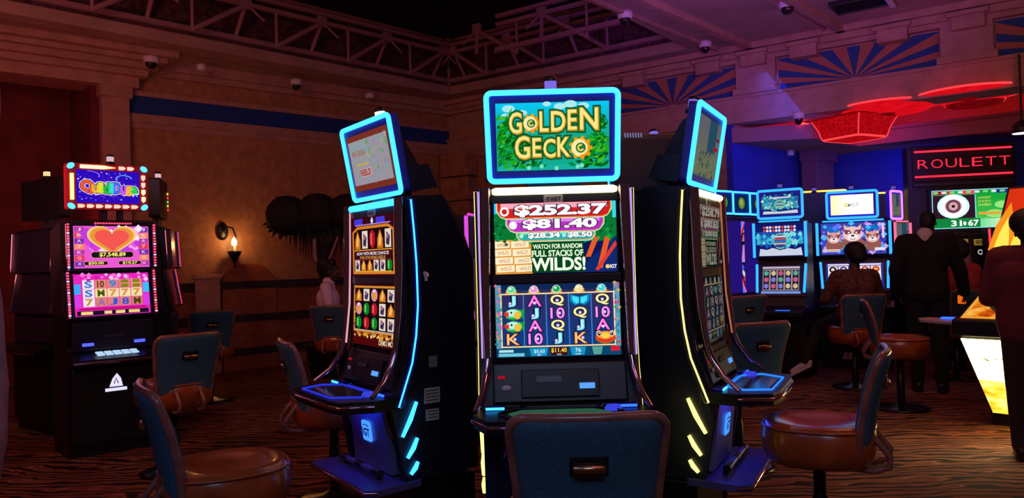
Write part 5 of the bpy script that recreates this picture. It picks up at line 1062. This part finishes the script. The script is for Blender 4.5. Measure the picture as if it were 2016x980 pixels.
# ------------------------------------------------------------------ swivel chairs
def make_chair(label, loc, rz):
    root = thing('swivel_chair', label, 'chair', (*loc, 0), rz, 'blue backed swivel chairs')
    MB().lathe([(0.0, 0.625), (0.10, 0.632), (0.17, 0.652), (0.205, 0.668), (0.232, 0.662), (0.248, 0.635), (0.254, 0.59), (0.25, 0.54), (0.235, 0.495), (0.21, 0.475), (0.0, 0.47)], M_LEATHER, n=40, pw=2.5).build('seat', root)
    MB().lathe([(0.243, 0.652), (0.250, 0.655), (0.254, 0.648), (0.250, 0.642), (0.243, 0.652)], M_LEATHER, n=40, pw=2.5).build('seat_piping', root)
    z0, z1 = 0.55, 1.0
    out = []
    for (x, z) in rrect(0.46, z1 - z0, 0.055, 8):
        t = (z + (z1 - z0) / 2) / (z1 - z0); x *= 0.80 + 0.20 * t ** 0.8
        if t > 0.5: z -= 0.010 * max(0.0, 1 - (x / 0.2) ** 2) * ((t - 0.5) * 2)
        out.append((x, z + (z0 + z1) / 2))
    # insert extra points along the long edges so the bend is smooth
    dense = []
    for i, p in enumerate(out):
        q = out[(i + 1) % len(out)]; L = math.hypot(q[0] - p[0], q[1] - p[1]); k = max(1, int(L / 0.03))
        for j in range(k): dense.append((p[0] + (q[0] - p[0]) * j / k, p[1] + (q[1] - p[1]) * j / k))
    cz = (z0 + z1) / 2 - 0.02
    def bend(x, z, off):
        t = max(0.0, (z - z0) / (z1 - z0)); y = -0.205 - 0.035 * t - 0.075 * t ** 2.2 + 0.55 * x * x
        s = -0.08 - 0.36 * t ** 1.2; return Vector((x, y + off, z + off * -s * -1.0 * 0.6))
    def shell(side, m, inset):
        prof = [(1.0, 0.0), (0.985, 0.010), (0.95, 0.018), (0.85, 0.024), (0.6, 0.028), (0.3, 0.030), (0.02, 0.031)]
        vs = []; n = len(dense)
        for s_, o_ in prof:
            for (x, z) in dense: vs.append(bend(x * s_ * inset, cz + (z - cz) * s_ * inset, side * (0.004 + o_)))
        fs = [(i * n + k, i * n + (k + 1) % n, (i + 1) * n + (k + 1) % n, (i + 1) * n + k) for i in range(len(prof) - 1) for k in range(n)]
        return MB().add(vs, fs + [tuple(range((len(prof) - 1) * n, len(prof) * n))], m, True)
    shell(-1, M_FABRIC, 0.965).build('back_panel', root); shell(1.35, M_FABRIC, 0.965).build('backrest', root)
    MB().tube([bend(x, z, 0.006) for x, z in dense], 0.0165, M_RIM, 10, closed=True).build('back_rim', root)
    for sx in (-0.085, 0.085):
        MB().tube([(sx, -0.10, 0.468), (sx, -0.24, 0.462), (sx, -0.30, 0.485), (sx, -0.305, 0.53), (sx, -0.262, 0.585), (sx, -0.232, 0.62)], 0.014, M_RIM, 8, flat=1.0).build('back_bracket', root)
    hz = 0.845; hp = bend(0, hz, -0.033)
    h = MB(); h.box((0, 0.0, 0.006), (0.112, 0.008, 0.062), M_BLACK); hd = h.build('pull_recess', root, loc=hp, rot=(R(14), 0, 0), bevel=0.012)
    MB().tube([(-0.047, 0, 0), (-0.043, 0, 0), (0.043, 0, 0), (0.047, 0, 0)], [0.010, 0.0135, 0.0135, 0.010], M_BRASS, 14).ext([(-0.045, 0.002, -0.004), (0.045, 0.002, -0.004), (0.045, 0.002, -0.027), (-0.045, 0.002, -0.027)], (0, -0.008, 0), mat('dark_bronze', (0.10, 0.06, 0.035), 0.4, 0.8)).build('brass_pull', hd, loc=(0, -0.010, 0.002))
    MB().lathe([(0.034, 0.03), (0.034, 0.30), (0.028, 0.31), (0.028, 0.45), (0.09, 0.462), (0.09, 0.472)], M_POLE, n=20).build('pole', root)
    MB().lathe([(0.0, 0.0), (0.235, 0.0), (0.24, 0.012), (0.20, 0.022), (0.08, 0.035), (0.04, 0.055), (0.0, 0.056)], M_POLE, n=36).build('base', root)
    return root
def yaw(dx, dy): return math.atan2(-dx, dy)      # rotation that turns local +Y to (dx, dy)
def back_at(px, Y, dx, dy, k=0.27):              # chair position from where its back stands
    d = Vector((dx, dy)).normalized(); X = (px - 1008 - 0.0) / FPX * Y; return (X + d.x * k, Y + d.y * k), yaw(d.x, d.y)
chairs = [
    (1146, 2.23, 0.02, 1.0, 'swivel chair with brass pull in the foreground before the middle machine'),
    (290, 3.02, 0.86, 0.51, 'swivel chair seen side on in the left foreground, red brown seat'),
    (368, 5.38, -0.72, 0.69, 'swivel chair with full blue back facing the multicoloured machine'),
    (414, 8.3, -0.45, 0.89, 'swivel chair behind the one facing the multicoloured machine'),
    (562, 4.70, 0.90, 0.43, 'swivel chair left of the left cluster machine deck, orange seat'),
    (646, 8.70, 0.05, 1.0, 'swivel chair holding the woman in the pale polo shirt'),
    (1492, 5.02, -0.35, 0.94, 'swivel chair behind the deck of the right cluster machine'),
    (1722, 3.52, -0.90, 0.44, 'swivel chair seen side on in the right foreground, orange brown seat'),
    (1697, 7.95, 0.02, 1.0, 'swivel chair under the player at the white topper machine'),
    (1700, 7.15, 0.93, -0.36, 'swivel chair seen edge on in front of the seated player, brown seat to the right'),
    (1908, 8.30, -0.1, 1.0, 'dark swivel chair under the person in the red top'),
    (1470, 8.3, -0.3, 0.95, 'swivel chair with only its brown seat showing below the icy blue machine'),
]
proto = None; CH = []
for (px, Y, dx, dy, lab) in chairs:
    (x, y), rz = back_at(px, Y, dx, dy)
    if proto is None: proto = c = make_chair(lab, (x, y), rz)
    else:
        c = copy_tree(proto); c.location = (x, y, 0); c.rotation_euler = (0, 0, rz); c['label'] = lab
    CH.append(c)

# ------------------------------------------------------------------ roulette stand: neon sign above a display
def roulette():
    p = P(1900, 470, 10.6); a = R(-14); root = thing('roulette_stand', 'black stand with red neon ROULETT sign above the green roulette display', 'stand', (p.x, p.y, 0), a)
    W_ = 1.26
    MB().bb((-W_ / 2 - 0.06, 0.02, 0.0), (W_ / 2 + 0.02, 0.30, 2.90), M_BLACK).build('back_board', root, bevel=0.01)
    MB().bb((-W_ / 2, -0.02, 2.40), (W_ / 2, 0.02, 2.88), mat('sign_black', (0.012, 0.004, 0.006), 0.5)).build('sign_board', root, bevel=0.006)
    N = elin('sign_neon_red', (1.0, 0.02, 0.05), 1.7)
    for z in (2.815, 2.465): MB().tube([(-W_ / 2 + 0.02, -0.04, z), (W_ / 2 - 0.03, -0.04, z)], 0.013, N, 8).build('neon_tube', root)
    x = -W_ / 2 + 0.05
    for ch, w_ in zip('ROULETT', (0.155, 0.165, 0.155, 0.135, 0.15, 0.15, 0.15)):
        m = MB(); m.text(ch, (x + w_ / 2, -0.035, 2.64), (1, 0, 0), (0, 0, 1), 0.125, N, w_ * 0.92, -0.012); m.build('neon_letter', root); x += w_ + 0.018
    MB().bb((-W_ / 2, -0.06, 2.33), (W_ / 2 - 0.02, 0.02, 2.37), M_PANEL).build('ledge', root, bevel=0.006)
    s = MB().bb((-0.52, -0.05, -0.31), (0.52, 0.02, 0.31), M_BLACK).build('display', root, loc=(0.07, -0.01, 1.985), bevel=0.008)
    art_roulette(0.97, 0.53).build('screen_picture', s, loc=(0, -0.053, 0.01))
    MB().bb((-W_ / 2 + 0.05, -0.12, 1.60), (W_ / 2 - 0.02, 0.02, 1.64), M_PANEL).build('shelf', root, bevel=0.006)
roulette()
def terminal(label, px, Y, a, w, z0, z1, fn, side=None):
    p = P(px, 500, Y); root = thing('game_terminal', label, 'terminal', (p.x, p.y, 0), a, 'small game terminals under the roulette display')
    b = MB(); b.ext([(-w / 2, 0, 0), (-w / 2, -0.03, 0.8), (-w / 2, 0.06, z1 + 0.04), (-w / 2, 0.28, z1 + 0.04), (-w / 2, 0.28, 0)], (w, 0, 0), M_BLACK); b.build('cabinet', root, bevel=0.008)
    sc = MB().bb((-w / 2 + 0.01, -0.02, -(z1 - z0) / 2), (w / 2 - 0.01, 0.02, (z1 - z0) / 2), M_BEZEL).build('screen', root, loc=(0, 0.03, (z0 + z1) / 2), rot=(R(-6), 0, 0)); fn(w - 0.05, z1 - z0 - 0.03).build('screen_picture', sc, loc=(0, -0.022, 0))
    if side: MB().tube([(-w / 2 - 0.01, -0.03, 0.9), (-w / 2 - 0.01, 0.03, z1 + 0.03)], 0.014, side, 8).build('neon_tube', root)
def art_yellowterm(w, h):
    a = Art(w, h, 200, 300, 0.5); a.rect(0, 0, 200, 300, (8, 8, 10), 0); a.rect(10, 20, 190, 110, (190, 150, 60), 1); a.rect(30, 35, 170, 95, (120, 90, 40), 1.4); a.circ(90, 210, 40, (236, 230, 220), 1); a.circ(90, 210, 22, (20, 20, 20), 1.4); a.circ(150, 170, 22, (236, 220, 150), 1); return a
def art_strip(w, h):
    a = Art(w, h, 100, 300, 0.8); a.rect(0, 0, 100, 300, (40, 20, 24), 0); rg = random.Random(8)
    for k in range(7): a.rect(10, 8 + k * 42, 90, 42 + k * 42, (226, 190, 180), 1); a.circ(30, 25 + k * 42, 12, rg.choice([(200, 40, 50), (30, 20, 40)]), 1.3); a.circ(66, 25 + k * 42, 12, rg.choice([(200, 40, 50), (40, 60, 150)]), 1.3)
    return a
terminal('small terminal with yellow panel and white dial under the roulette display', 1890, 9.9, R(-10), 0.30, 1.10, 1.62, art_yellowterm)
terminal('small terminal with yellow label beside a red tube', 1932, 10.0, R(-10), 0.22, 1.30, 1.60, lambda w, h: art_yellowterm(w, h))
terminal('narrow terminal with a strip of card faces and red edge light', 1967, 9.6, R(-10), 0.16, 1.05, 1.66, art_strip, N_RED)

# ------------------------------------------------------------------ slant-top machine with glowing yellow panels, right
def slant():
    root = thing('slant_top_machine', 'slant top machine with glowing yellow front panel at the right', 'slot machine', (3.667, 5.614, 0), R(-50)); h = 0.40
    body = [(0.0, 0.79), (-0.015, 0.90), (0.92, 1.25), (0.80, 1.40), (1.25, 1.98), (1.45, 1.98), (1.45, 0.0), (0.66, 0.0), (0.66, 0.08)]
    MB().ext([(-h, y, z) for y, z in body], (2 * h, 0, 0), M_BLACK).build('cabinet', root, bevel=0.006)
    def panel(y0, z0, y1, z1, fn, name, inset=0.02):
        d = Vector((0, y1 - y0, z1 - z0)); L = d.length; d.normalize(); n = Vector((0, -d.z, d.y)); n = n if n.y < 0 or n.z > 0.5 else -n
        a = fn(2 * h - 2 * inset, L - 2 * inset); M = Matrix(((1, 0, 0), (0, 0, 0), (0, 0, 0))); v2 = []
        mid = Vector((0, (y0 + y1) / 2, (z0 + z1) / 2))
        for (x, y, z) in a.v: v2.append(tuple(mid + Vector((x, 0, 0)) + d * z + n * (0.006 - y)))
        a.v = v2; return a.build(name, root)
    def belly(w, hh):
        a = Art(w, hh, 400, 400, 1.0); m = lambda c, s: emat(c, s, True)
        a.rect(0, 0, 400, 400, m((255, 226, 120), 1.6), 0)
        for k in range(8): a.rect(0, k * 27, 400, (k + 1) * 27, m((255, 246 - k * 3, 200 - k * 8), 9.0 - k * 0.3), 0.5)
        E = enoise('belly_flame_art', [(0.3, (250, 120, 20)), (0.5, (255, 190, 50)), (0.7, (255, 236, 130))], 9, 1.9, (1, 1, 2.5)); a.rect(0, 236, 400, 400, E, 0.8); a.pg([(0, 216), (100, 236), (220, 216), (400, 240), (400, 250), (0, 250)], E, 0.9)
        for k, (u, v, c) in enumerate([(110, 100, (200, 150, 20)), (240, 118, (190, 150, 30)), (180, 150, (160, 130, 60)), (260, 172, (150, 120, 60)), (300, 196, (150, 120, 60))]): a.speck(u - 60, v - (8 if k == 0 else 4), u + 60, v + (8 if k == 0 else 4), 16, [c], 3, 7 if k == 0 else 4, 1.5, 70 + k)
        a.circ(170, 262, 16, (214, 120, 10), 1.2, 22); return a
    def console(w, hh):
        a = Art(w, hh, 400, 400, 0.85); a.rect(0, 0, 400, 400, enoise('console_flame_art', [(0.36, (200, 60, 10)), (0.5, (255, 150, 30)), (0.68, (255, 226, 120))], 8, 0.9, (1, 1, 1)), 0); rg = random.Random(14)
        for k in range(16):
            u, v = rg.uniform(70, 330), rg.uniform(40, 360); L = rg.uniform(30, 70); an = rg.uniform(-0.8, 0.8) - 0.8; c = ((40, 20, 60), (90, 50, 110), (214, 190, 214), (30, 10, 24), (200, 50, 20))[k % 5]
            a.pg([(u, v), (u + L * math.cos(an) - 12, v + L * math.sin(an)), (u + 1.5 * L * math.cos(an), v + 1.5 * L * math.sin(an)), (u + L * math.cos(an) + 12, v + L * math.sin(an) + 14)], c, 0.5 + k * 0.05)
        a.frame(0, 0, 400, 400, 14, (255, 180, 60), 1.8); return a
    def topper(w, hh):
        a = Art(w, hh, 400, 400, 1.0); a.rect(0, 0, 400, 400, (220, 50, 20), 0)
        for k in range(7):
            u = 10 + k * 62; a.pg([(u - 40, 400), (u - 30, 240), (u + 10, 90 + 40 * (k % 2)), (u + 44, 250), (u + 60, 400)], (250, 150, 30), 0.5 + k * 0.02); a.pg([(u - 20, 400), (u - 10, 290), (u + 12, 190), (u + 30, 300), (u + 40, 400)], (255, 236, 90), 1.0 + k * 0.02)
        return a
    panel(0.645, 0.09, 0.0, 0.78, belly, 'belly_glass'); panel(0.0, 0.905, 0.90, 1.243, console, 'console_glass'); panel(0.81, 1.41, 1.24, 1.97, topper, 'topper_glass')
    MB().ext([(-h - 0.02, -0.04, 0.785), (-h - 0.02, 0.06, 0.775), (-h - 0.02, 0.06, 0.925), (-h - 0.02, -0.04, 0.905)], (2 * h + 0.04, 0, 0), M_BLACK).build('nose_rail', root, bevel=0.012)
    sh = MB().ext([(-h - 0.02, 0.02, 0.86), (-h - 0.26, -0.02, 0.875), (-h - 0.30, 0.04, 0.885), (-h - 0.27, 0.16, 0.885), (-h - 0.02, 0.20, 0.88)], (0, 0, 0.018), mat('pale_deck', (0.34, 0.28, 0.33), 0.5)).build('neighbour_deck', root, bevel=0.006)  # button deck of the next machine behind, attached to this one
    MB().box((-h - 0.10, 0.13, 0.905), (0.11, 0.05, 0.012), N_BLUE).build('blue_light', root)
    return root
slant()
def ceiling_spot():
    p = P(2012, 262, 8.6); root = thing('ceiling_spot', 'white spot lamp hanging at the right photo edge above the roulette stand', 'lamp', p)
    MB().lathe([(0.10, 0.0), (0.11, 0.03), (0.09, 0.10), (0.04, 0.14), (0.0, 0.14)], M_BLACK, n=20).build('housing', root); MB().lathe([(0.0, -0.004), (0.094, -0.004), (0.094, 0.03), (0.0, 0.03)], emat((240, 235, 255), 2.0, True), n=20).build('lens', root)
    MB().tube([(0, 0, 0.13), (0, 0, 3.62 - p.z)], 0.012, M_BLACK, 8).build('stem', root)
ceiling_spot()
# ------------------------------------------------------------------ people
def remesh(o, vox, it=4):
    r = o.modifiers.new('remesh', 'REMESH'); r.mode = 'VOXEL'; r.voxel_size = vox; r.use_smooth_shade = True
    s = o.modifiers.new('smooth', 'SMOOTH'); s.factor = 0.5; s.iterations = it
    return o
def person(label, loc, rz, J, wear, hair, skin=None, k=1.0):
    """J: joints in metres, local frame facing +Y; wear: list of (name, material, regions, extra radius)"""
    skin = skin or M_SKIN; V = {n: Vector(p) for n, p in J.items()}
    root = thing('person', label, 'person', loc, rz, 'people in the casino')
    look = V.get('look', Vector((0, 1, 0))).normalized(); upv = V.get('hup', Vector((0, 0, 1))); side = look.cross(upv).normalized(); upv = side.cross(look).normalized()
    HR = Matrix((side, look, upv)).transposed()          # head frame: x right, y forward, z up
    hd = V['head']; fx = V['shR'] - V['shL']; fx.normalize()
    def torso(m, e, M, low=0.0):
        hip, ch = V['hip'], V['chest']; w = V.get('wid', Vector((0.075, 0.09, 0)))
        for s in (-1, 1):
            m.cap(hip + fx * s * w.x, 0.105 + e, hip * 0.45 + ch * 0.55 + fx * s * w.x * 0.85, 0.10 + e, M); m.cap(hip * 0.45 + ch * 0.55 + fx * s * w.x * 0.85, 0.10 + e, ch + fx * s * w.y, 0.112 + e, M)
        m.cap(V['shL'] * 0.94 + V['shR'] * 0.06, 0.058 + e, V['shR'] * 0.94 + V['shL'] * 0.06, 0.058 + e, M); nb = ch * 0.35 + V['neck'] * 0.65
        for s in ('shL', 'shR'): m.cap(nb, 0.055 + e * 0.6, V[s] * 0.75 + nb * 0.25, 0.05 + e, M)
    def limb(m, a, ra, b, rb, e, M, t=1.0):
        B = V[a].lerp(V[b], t); m.cap(V[a], ra + e, B, ra + (rb - ra) * t + e, M, 12)
    def region(m, rg, e, M):
        for s in 'LR':
            if rg == 'upperarm': limb(m, 'sh' + s, 0.052, 'el' + s, 0.040, e, M)
            if rg == 'sleeve': limb(m, 'sh' + s, 0.052, 'el' + s, 0.042, e, M, 0.62)
            if rg == 'forearm': limb(m, 'el' + s, 0.041, 'wr' + s, 0.027, e, M, 0.96 if e else 1)
            if rg == 'thigh': limb(m, 'hp' + s, 0.088, 'kn' + s, 0.058, e, M)
            if rg == 'shin': limb(m, 'kn' + s, 0.056, 'an' + s, 0.038, e, M)
            if rg == 'skirtleg': limb(m, 'hp' + s, 0.095, 'kn' + s, 0.07, e, M, 0.7)
        if rg == 'torso': torso(m, e, M)
        if rg == 'collar': m.cap(V['neck'] - Vector((0, 0, 0.035)), 0.062 + e, V['neck'] + Vector((0, 0, 0.01)), 0.058 + e, M)
        if rg == 'hips':
            for s in (-1, 1): m.cap(V['hip'] + fx * s * 0.075 + Vector((0, 0, -0.03)), 0.108 + e, V['hip'] + fx * s * 0.07 + (V['chest'] - V['hip']) * 0.25, 0.098 + e, M)
    b = MB(); torso(b, 0, skin)
    for rg in ('upperarm', 'forearm', 'thigh', 'shin'): region(b, rg, 0, skin)
    b.cap(V['chest'] * 0.3 + V['neck'] * 0.7, 0.055, hd - upv * 0.05, 0.052, skin)
    h_ = lambda x, y, z: hd + HR @ Vector((x, y, z))
    b.ell(hd + HR @ Vector((0, -0.012, 0.022)), (0.074, 0.092, 0.092), skin, 16, 10, HR); b.ell(h_(0, 0.022, -0.035), (0.058, 0.066, 0.078), skin, 14, 9, HR); b.ell(h_(0, 0.05, -0.085), (0.03, 0.03, 0.024), skin, 12, 8, HR)   # cranium, face, chin
    b.cap(h_(0, 0.085, 0.012), 0.011, h_(0, 0.104, -0.025), 0.016, skin, 8)                     # nose
    for s in (-1, 1):
        b.ell(h_(s * 0.078, -0.008, -0.012), (0.010, 0.020, 0.030), skin, 10, 7, HR); b.cap(h_(s * 0.014, 0.083, 0.022), 0.010, h_(s * 0.045, 0.072, 0.024), 0.009, skin, 8); b.ell(h_(s * 0.034, 0.06, -0.03), (0.022, 0.02, 0.02), skin, 8, 6, HR)
    b.cap(h_(-0.018, 0.082, -0.056), 0.009, h_(0.018, 0.082, -0.056), 0.009, skin, 8)               # lips
    for s in 'LR':
        el, wr = V['el' + s], V['wr' + s]; f = (V.get('hand' + s) or (wr - el)).normalized(); pn = V.get('palm' + s, Vector((0, 0, -1))); sd = f.cross(pn).normalized(); pn = sd.cross(f).normalized()
        if s == 'R': sd = -sd
        pm = wr + f * 0.05; b.cap(wr, 0.026, wr + f * 0.03, 0.027, skin, 10)
        HM = Matrix((sd, f, pn)).transposed(); b.ell(pm, (0.040, 0.050, 0.016), skin, 12, 8, HM)
        curl = V.get('curl', Vector((0.6, 0, 0))).x
        for i, (o, L) in enumerate(((-0.030, 0.060), (-0.010, 0.074), (0.010, 0.078), (0.029, 0.070))):
            p0 = wr + f * 0.088 + sd * o; a1 = curl * 0.6; d1 = f * math.cos(a1) + pn * math.sin(a1); p1 = p0 + d1 * L * 0.5; a2 = curl * 1.7; d2 = f * math.cos(a2) + pn * math.sin(a2)
            b.cap(p0 - f * 0.02, 0.0095, p1, 0.0090, skin, 8); b.cap(p1, 0.0090, p1 + d2 * L * 0.5, 0.0078, skin, 8)
        t0 = wr + f * 0.025 + sd * 0.034; t1 = t0 + (sd * 0.6 + f * 0.8 + pn * 0.3).normalized() * 0.04; b.cap(t0, 0.012, t1, 0.0105, skin, 8); b.cap(t1, 0.0105, t1 + (f * 0.9 + pn * 0.45).normalized() * 0.032, 0.009, skin, 8)
        an = V['an' + s]; td = V.get('toe' + s, Vector((0, 1, 0))).normalized(); b.cap(an - td * 0.03 + Vector((0, 0, -0.035)), 0.034, an + td * 0.13 + Vector((0, 0, -0.05)), 0.026, skin)
    remesh(b.build('body', root), 0.0075, 5)
    for (nm, M, regs, e) in wear:
        m = MB()
        if nm == 'shoe':
            for s in 'LR':
                m = MB(); an = V['an' + s]; td = V.get('toe' + s, Vector((0, 1, 0))).normalized(); dn = Vector((0, 0, -1)) if abs(td.z) < 0.6 else Vector((0, 1, 0)); m.cap(an - td * 0.035 + dn * 0.03, 0.044, an + td * 0.15 + dn * 0.045, 0.035, M); m.cap(an, 0.045, an + dn * 0.03, 0.044, M); m.box(an + td * 0.055 + dn * 0.078, (0.08, 0.25, 0.02), M, td.to_track_quat('Y', 'Z').to_matrix()); remesh(m.build('shoe', root), 0.01, 3)
            continue
        for rg in regs: region(m, rg, e, M)
        remesh(m.build(nm, root), 0.011, 4)
    m = MB(); HM = hair[1] if len(hair) > 1 else M_HAIR
    m.ell(h_(0, -0.022, 0.034), (0.084, 0.094, 0.092), HM, 16, 10, HR); m.ell(h_(0, -0.055, -0.01), (0.075, 0.058, 0.075), HM, 14, 9, HR)
    if 'puff' in hair[0]: m.ell(h_(0, -0.05, 0.055), (0.115, 0.11, 0.10), HM, 16, 10, HR); m.ell(h_(0.02, -0.09, 0.0), (0.09, 0.07, 0.09), HM, 14, 9, HR)
    if 'bun' in hair[0]: m.ell(h_(0, -0.10, 0.10), (0.07, 0.075, 0.085), HM, 14, 9, HR); m.ell(h_(0.0, -0.12, 0.03), (0.055, 0.06, 0.06), HM, 14, 9, HR); m.ell(h_(0, 0.0, 0.11), (0.05, 0.06, 0.04), HM, 12, 8, HR)
    remesh(m.build('hair', root), 0.012, 2)
    for s in (-1, 1):
        e = MB(); e.ell(h_(s * 0.031, 0.0745, 0.006), (0.012, 0.010, 0.008), mat('eye_white', (0.5, 0.48, 0.46), 0.3), 10, 7, HR); e.ell(h_(s * 0.031, 0.083, 0.006), (0.005, 0.003, 0.005), M_BLACK, 8, 6, HR); e.build('eye', root)
    return root
def standing(h=1.72, lean=0.0):
    k = h / 1.72
    J = dict(hip=(0, 0, 0.96), chest=(0, 0.0 + lean * 0.6, 1.30), neck=(0, -0.015 + lean, 1.47), head=(0, 0.02 + lean * 1.2, 1.60), shL=(-0.185, -0.01 + lean, 1.42), shR=(0.185, -0.01 + lean, 1.42), elL=(-0.235, -0.02, 1.14), elR=(0.235, -0.02, 1.14), wrL=(-0.24, 0.05, 0.90), wrR=(0.24, 0.05, 0.90),
             hpL=(-0.09, 0, 0.92), hpR=(0.09, 0, 0.92), knL=(-0.10, 0.02, 0.50), knR=(0.10, 0.02, 0.50), anL=(-0.10, -0.02, 0.09), anR=(0.10, -0.02, 0.09), palmL=(1, 0, 0), palmR=(-1, 0, 0), toeL=(-0.2, 1, 0), toeR=(0.2, 1, 0))
    return {n: (tuple(c * k for c in p) if n[:4] not in ('palm', 'toeL', 'toeR', 'look') else p) for n, p in J.items()}
def seated(zs=0.66):
    z = zs - 0.66
    return dict(hip=(0, -0.06, 0.77 + z), chest=(0, -0.08, 1.08 + z), neck=(0, -0.07, 1.25 + z), head=(0, -0.03, 1.385 + z), shL=(-0.18, -0.08, 1.20 + z), shR=(0.18, -0.08, 1.20 + z), elL=(-0.23, 0.02, 0.95 + z), elR=(0.23, 0.02, 0.95 + z), wrL=(-0.17, 0.25, 0.95 + z), wrR=(0.17, 0.25, 0.95 + z),
                hpL=(-0.09, -0.04, 0.755 + z), hpR=(0.09, -0.04, 0.755 + z), knL=(-0.12, 0.38, 0.75 + z), knR=(0.12, 0.38, 0.75 + z), anL=(-0.12, 0.36, 0.33 + z), anR=(0.12, 0.36, 0.33 + z), palmL=(0, 0, -1), palmR=(0, 0, -1), toeL=(0, 1, -0.1), toeR=(0, 1, -0.1))
M_POLO = mat('pale_lilac_polo', (0.85, 0.66, 0.9), 0.85, var=0.08, scale=30); M_NAVYT = mat('navy_trousers', (0.02, 0.025, 0.05), 0.9); M_WSHOE = mat('white_shoe', (0.55, 0.48, 0.50), 0.6)
M_PAT = mat('brown_patterned_top', (0.20, 0.07, 0.055), 0.85, col2=(0.02, 0.008, 0.01), scale=55); M_REDT = mat('red_top', (0.42, 0.045, 0.075), 0.85); M_MARO = mat('maroon_shirt', (0.15, 0.018, 0.026), 0.9); M_LIL = mat('grey_lilac_top', (0.30, 0.22, 0.30), 0.85); M_DKTR = mat('dark_brown_trousers', (0.035, 0.014, 0.012), 0.9); M_WCOL = mat('white_collar', (0.6, 0.56, 0.56), 0.7); M_SOLE = mat('dark_shoe', (0.02, 0.012, 0.012), 0.4)
# woman in a pale polo, in profile on the swivel chair at the back left
J = seated(0.665); J.update(elL=(-0.21, -0.02, 0.93), elR=(0.22, -0.03, 0.93), wrL=(-0.14, 0.20, 0.92), wrR=(0.16, 0.21, 0.93), look=(0.1, 1, 0.0))
c = CH[5]; person('person in pale polo shirt with black hair pinned up, seated in profile at left', (c.location.x - 0.02, c.location.y + 0.03, 0), R(-84), J, [('polo_shirt', M_POLO, ('torso', 'sleeve', 'collar'), 0.014), ('trousers', M_NAVYT, ('hips', 'thigh', 'shin'), 0.014), ('shoe', M_SOLE, (), 0)], ('bun',))
# player seen from behind at the white topper machine, one pale shoe stretched out to the left
c = CH[8]; J = seated(0.665); J.update(shL=(-0.19, -0.06, 1.19), shR=(0.19, -0.06, 1.19), head=(0.02, -0.01, 1.40), look=(0.05, 1, -0.15), knL=(-0.26, 0.30, 0.62), anL=(-0.47, 0.16, 0.27), toeL=(-1, 0.3, -0.55), wrL=(-0.2, 0.27, 0.92), elL=(-0.29, -0.0, 0.95), elR=(0.29, -0.0, 0.95))
person('person with short black hair and patterned top, seated with back to the camera', (c.location.x, c.location.y, 0), c.rotation_euler.z, J, [('patterned_top', M_PAT, ('torso', 'upperarm'), 0.02), ('trousers', M_SUIT, ('hips', 'thigh', 'shin'), 0.014), ('shoe', M_WSHOE, (), 0)], ('puff',))
# person in a red top, seen from behind beyond the slant top machine
c = CH[10]; J = seated(0.665); J.update(head=(0.05, 0.0, 1.41), look=(0.5, 1, -0.1)); person('person in a red top seated with back to the camera by the yellow machine', (c.location.x, c.location.y, 0), c.rotation_euler.z, J, [('red_top', M_REDT, ('torso', 'upperarm', 'collar'), 0.03), ('trousers', M_SUIT, ('hips', 'thigh', 'shin'), 0.014), ('shoe', M_SOLE, (), 0)], ('puff',))
# standing person in grey-lilac further back
J = standing(1.66); p = P(1868, 500, 9.2); person('person in a grey lilac top standing behind the man in black', (p.x, p.y, 0), R(-60), J, [('shirt', M_LIL, ('torso', 'upperarm'), 0.018), ('trousers', M_SUIT, ('hips', 'thigh', 'shin'), 0.016), ('shoe', M_SOLE, (), 0)], ('short',))
# man in a black suit, back to the camera, arm reaching down to a glass
J = standing(1.86, 0.05); J.update(elR=(0.30, 0.10, 1.24), wrR=(0.34, 0.20, 1.00), palmR=(-1, 0.1, 0), handR=(0.05, 0.35, -1), curl=(0.9, 0, 0), head=(0.03, 0.12, 1.72), look=(0.25, 1, -0.45), hup=(0, 0.3, 1), elL=(-0.28, 0.02, 1.24), wrL=(-0.25, 0.14, 0.98))
p = P(1822, 500, 7.85); man = person('person in a black suit standing with back to the camera, white collar showing', (p.x, p.y, 0), R(-28), J, [('jacket', M_SUIT, ('torso', 'upperarm', 'forearm', 'hips'), 0.030), ('collar', M_WCOL, ('collar',), 0.024), ('trousers', M_SUIT, ('hips', 'thigh', 'shin'), 0.022), ('shoe', M_SOLE, (), 0)], ('short',))
hw = Matrix.Translation(man.location) @ Matrix.Rotation(R(-28), 4, 'Z') @ Vector((0.315, 0.235, 0.865))
g = thing('drinking_glass', 'glass of glowing orange drink held by the man in black', 'glass', hw)
MB().lathe([(0.0, 0.0), (0.032, 0.0), (0.036, 0.10), (0.034, 0.10), (0.030, 0.006), (0.0, 0.006)], mat('tumbler_glass', (0.5, 0.4, 0.3), 0.08), n=20).build('tumbler', g); MB().lathe([(0.0, 0.101), (0.030, 0.101), (0.0355, 0.104), (0.0355, 0.07), (0.0365, 0.02), (0.037, 0.07), (0.037, 0.08), (0.0355, 0.104)], emat((255, 110, 20), 0.9), n=20).build('drink', g)
# woman at the right edge, standing at the slant top machine
J = standing(1.67); J.update(elL=(-0.25, 0.02, 1.10), wrL=(-0.19, 0.22, 0.95), handL=(0.1, 1, -0.1), palmL=(0, 0, -1), elR=(0.24, 0.04, 1.10), wrR=(0.16, 0.24, 1.0), anL=(-0.09, 0.0, 0.085), anR=(0.10, -0.14, 0.085), knR=(0.10, -0.02, 0.49), look=(0, 1, -0.2), wid=(0.085, 0.09, 0))
person('person in a maroon shirt standing at the yellow machine, cut by the right photo edge', (3.52, 5.22, 0), R(-40), J, [('shirt', M_MARO, ('torso', 'upperarm', 'hips'), 0.028), ('trousers', M_DKTR, ('hips', 'thigh', 'shin'), 0.02), ('shoe', M_SOLE, (), 0)], ('puff',))
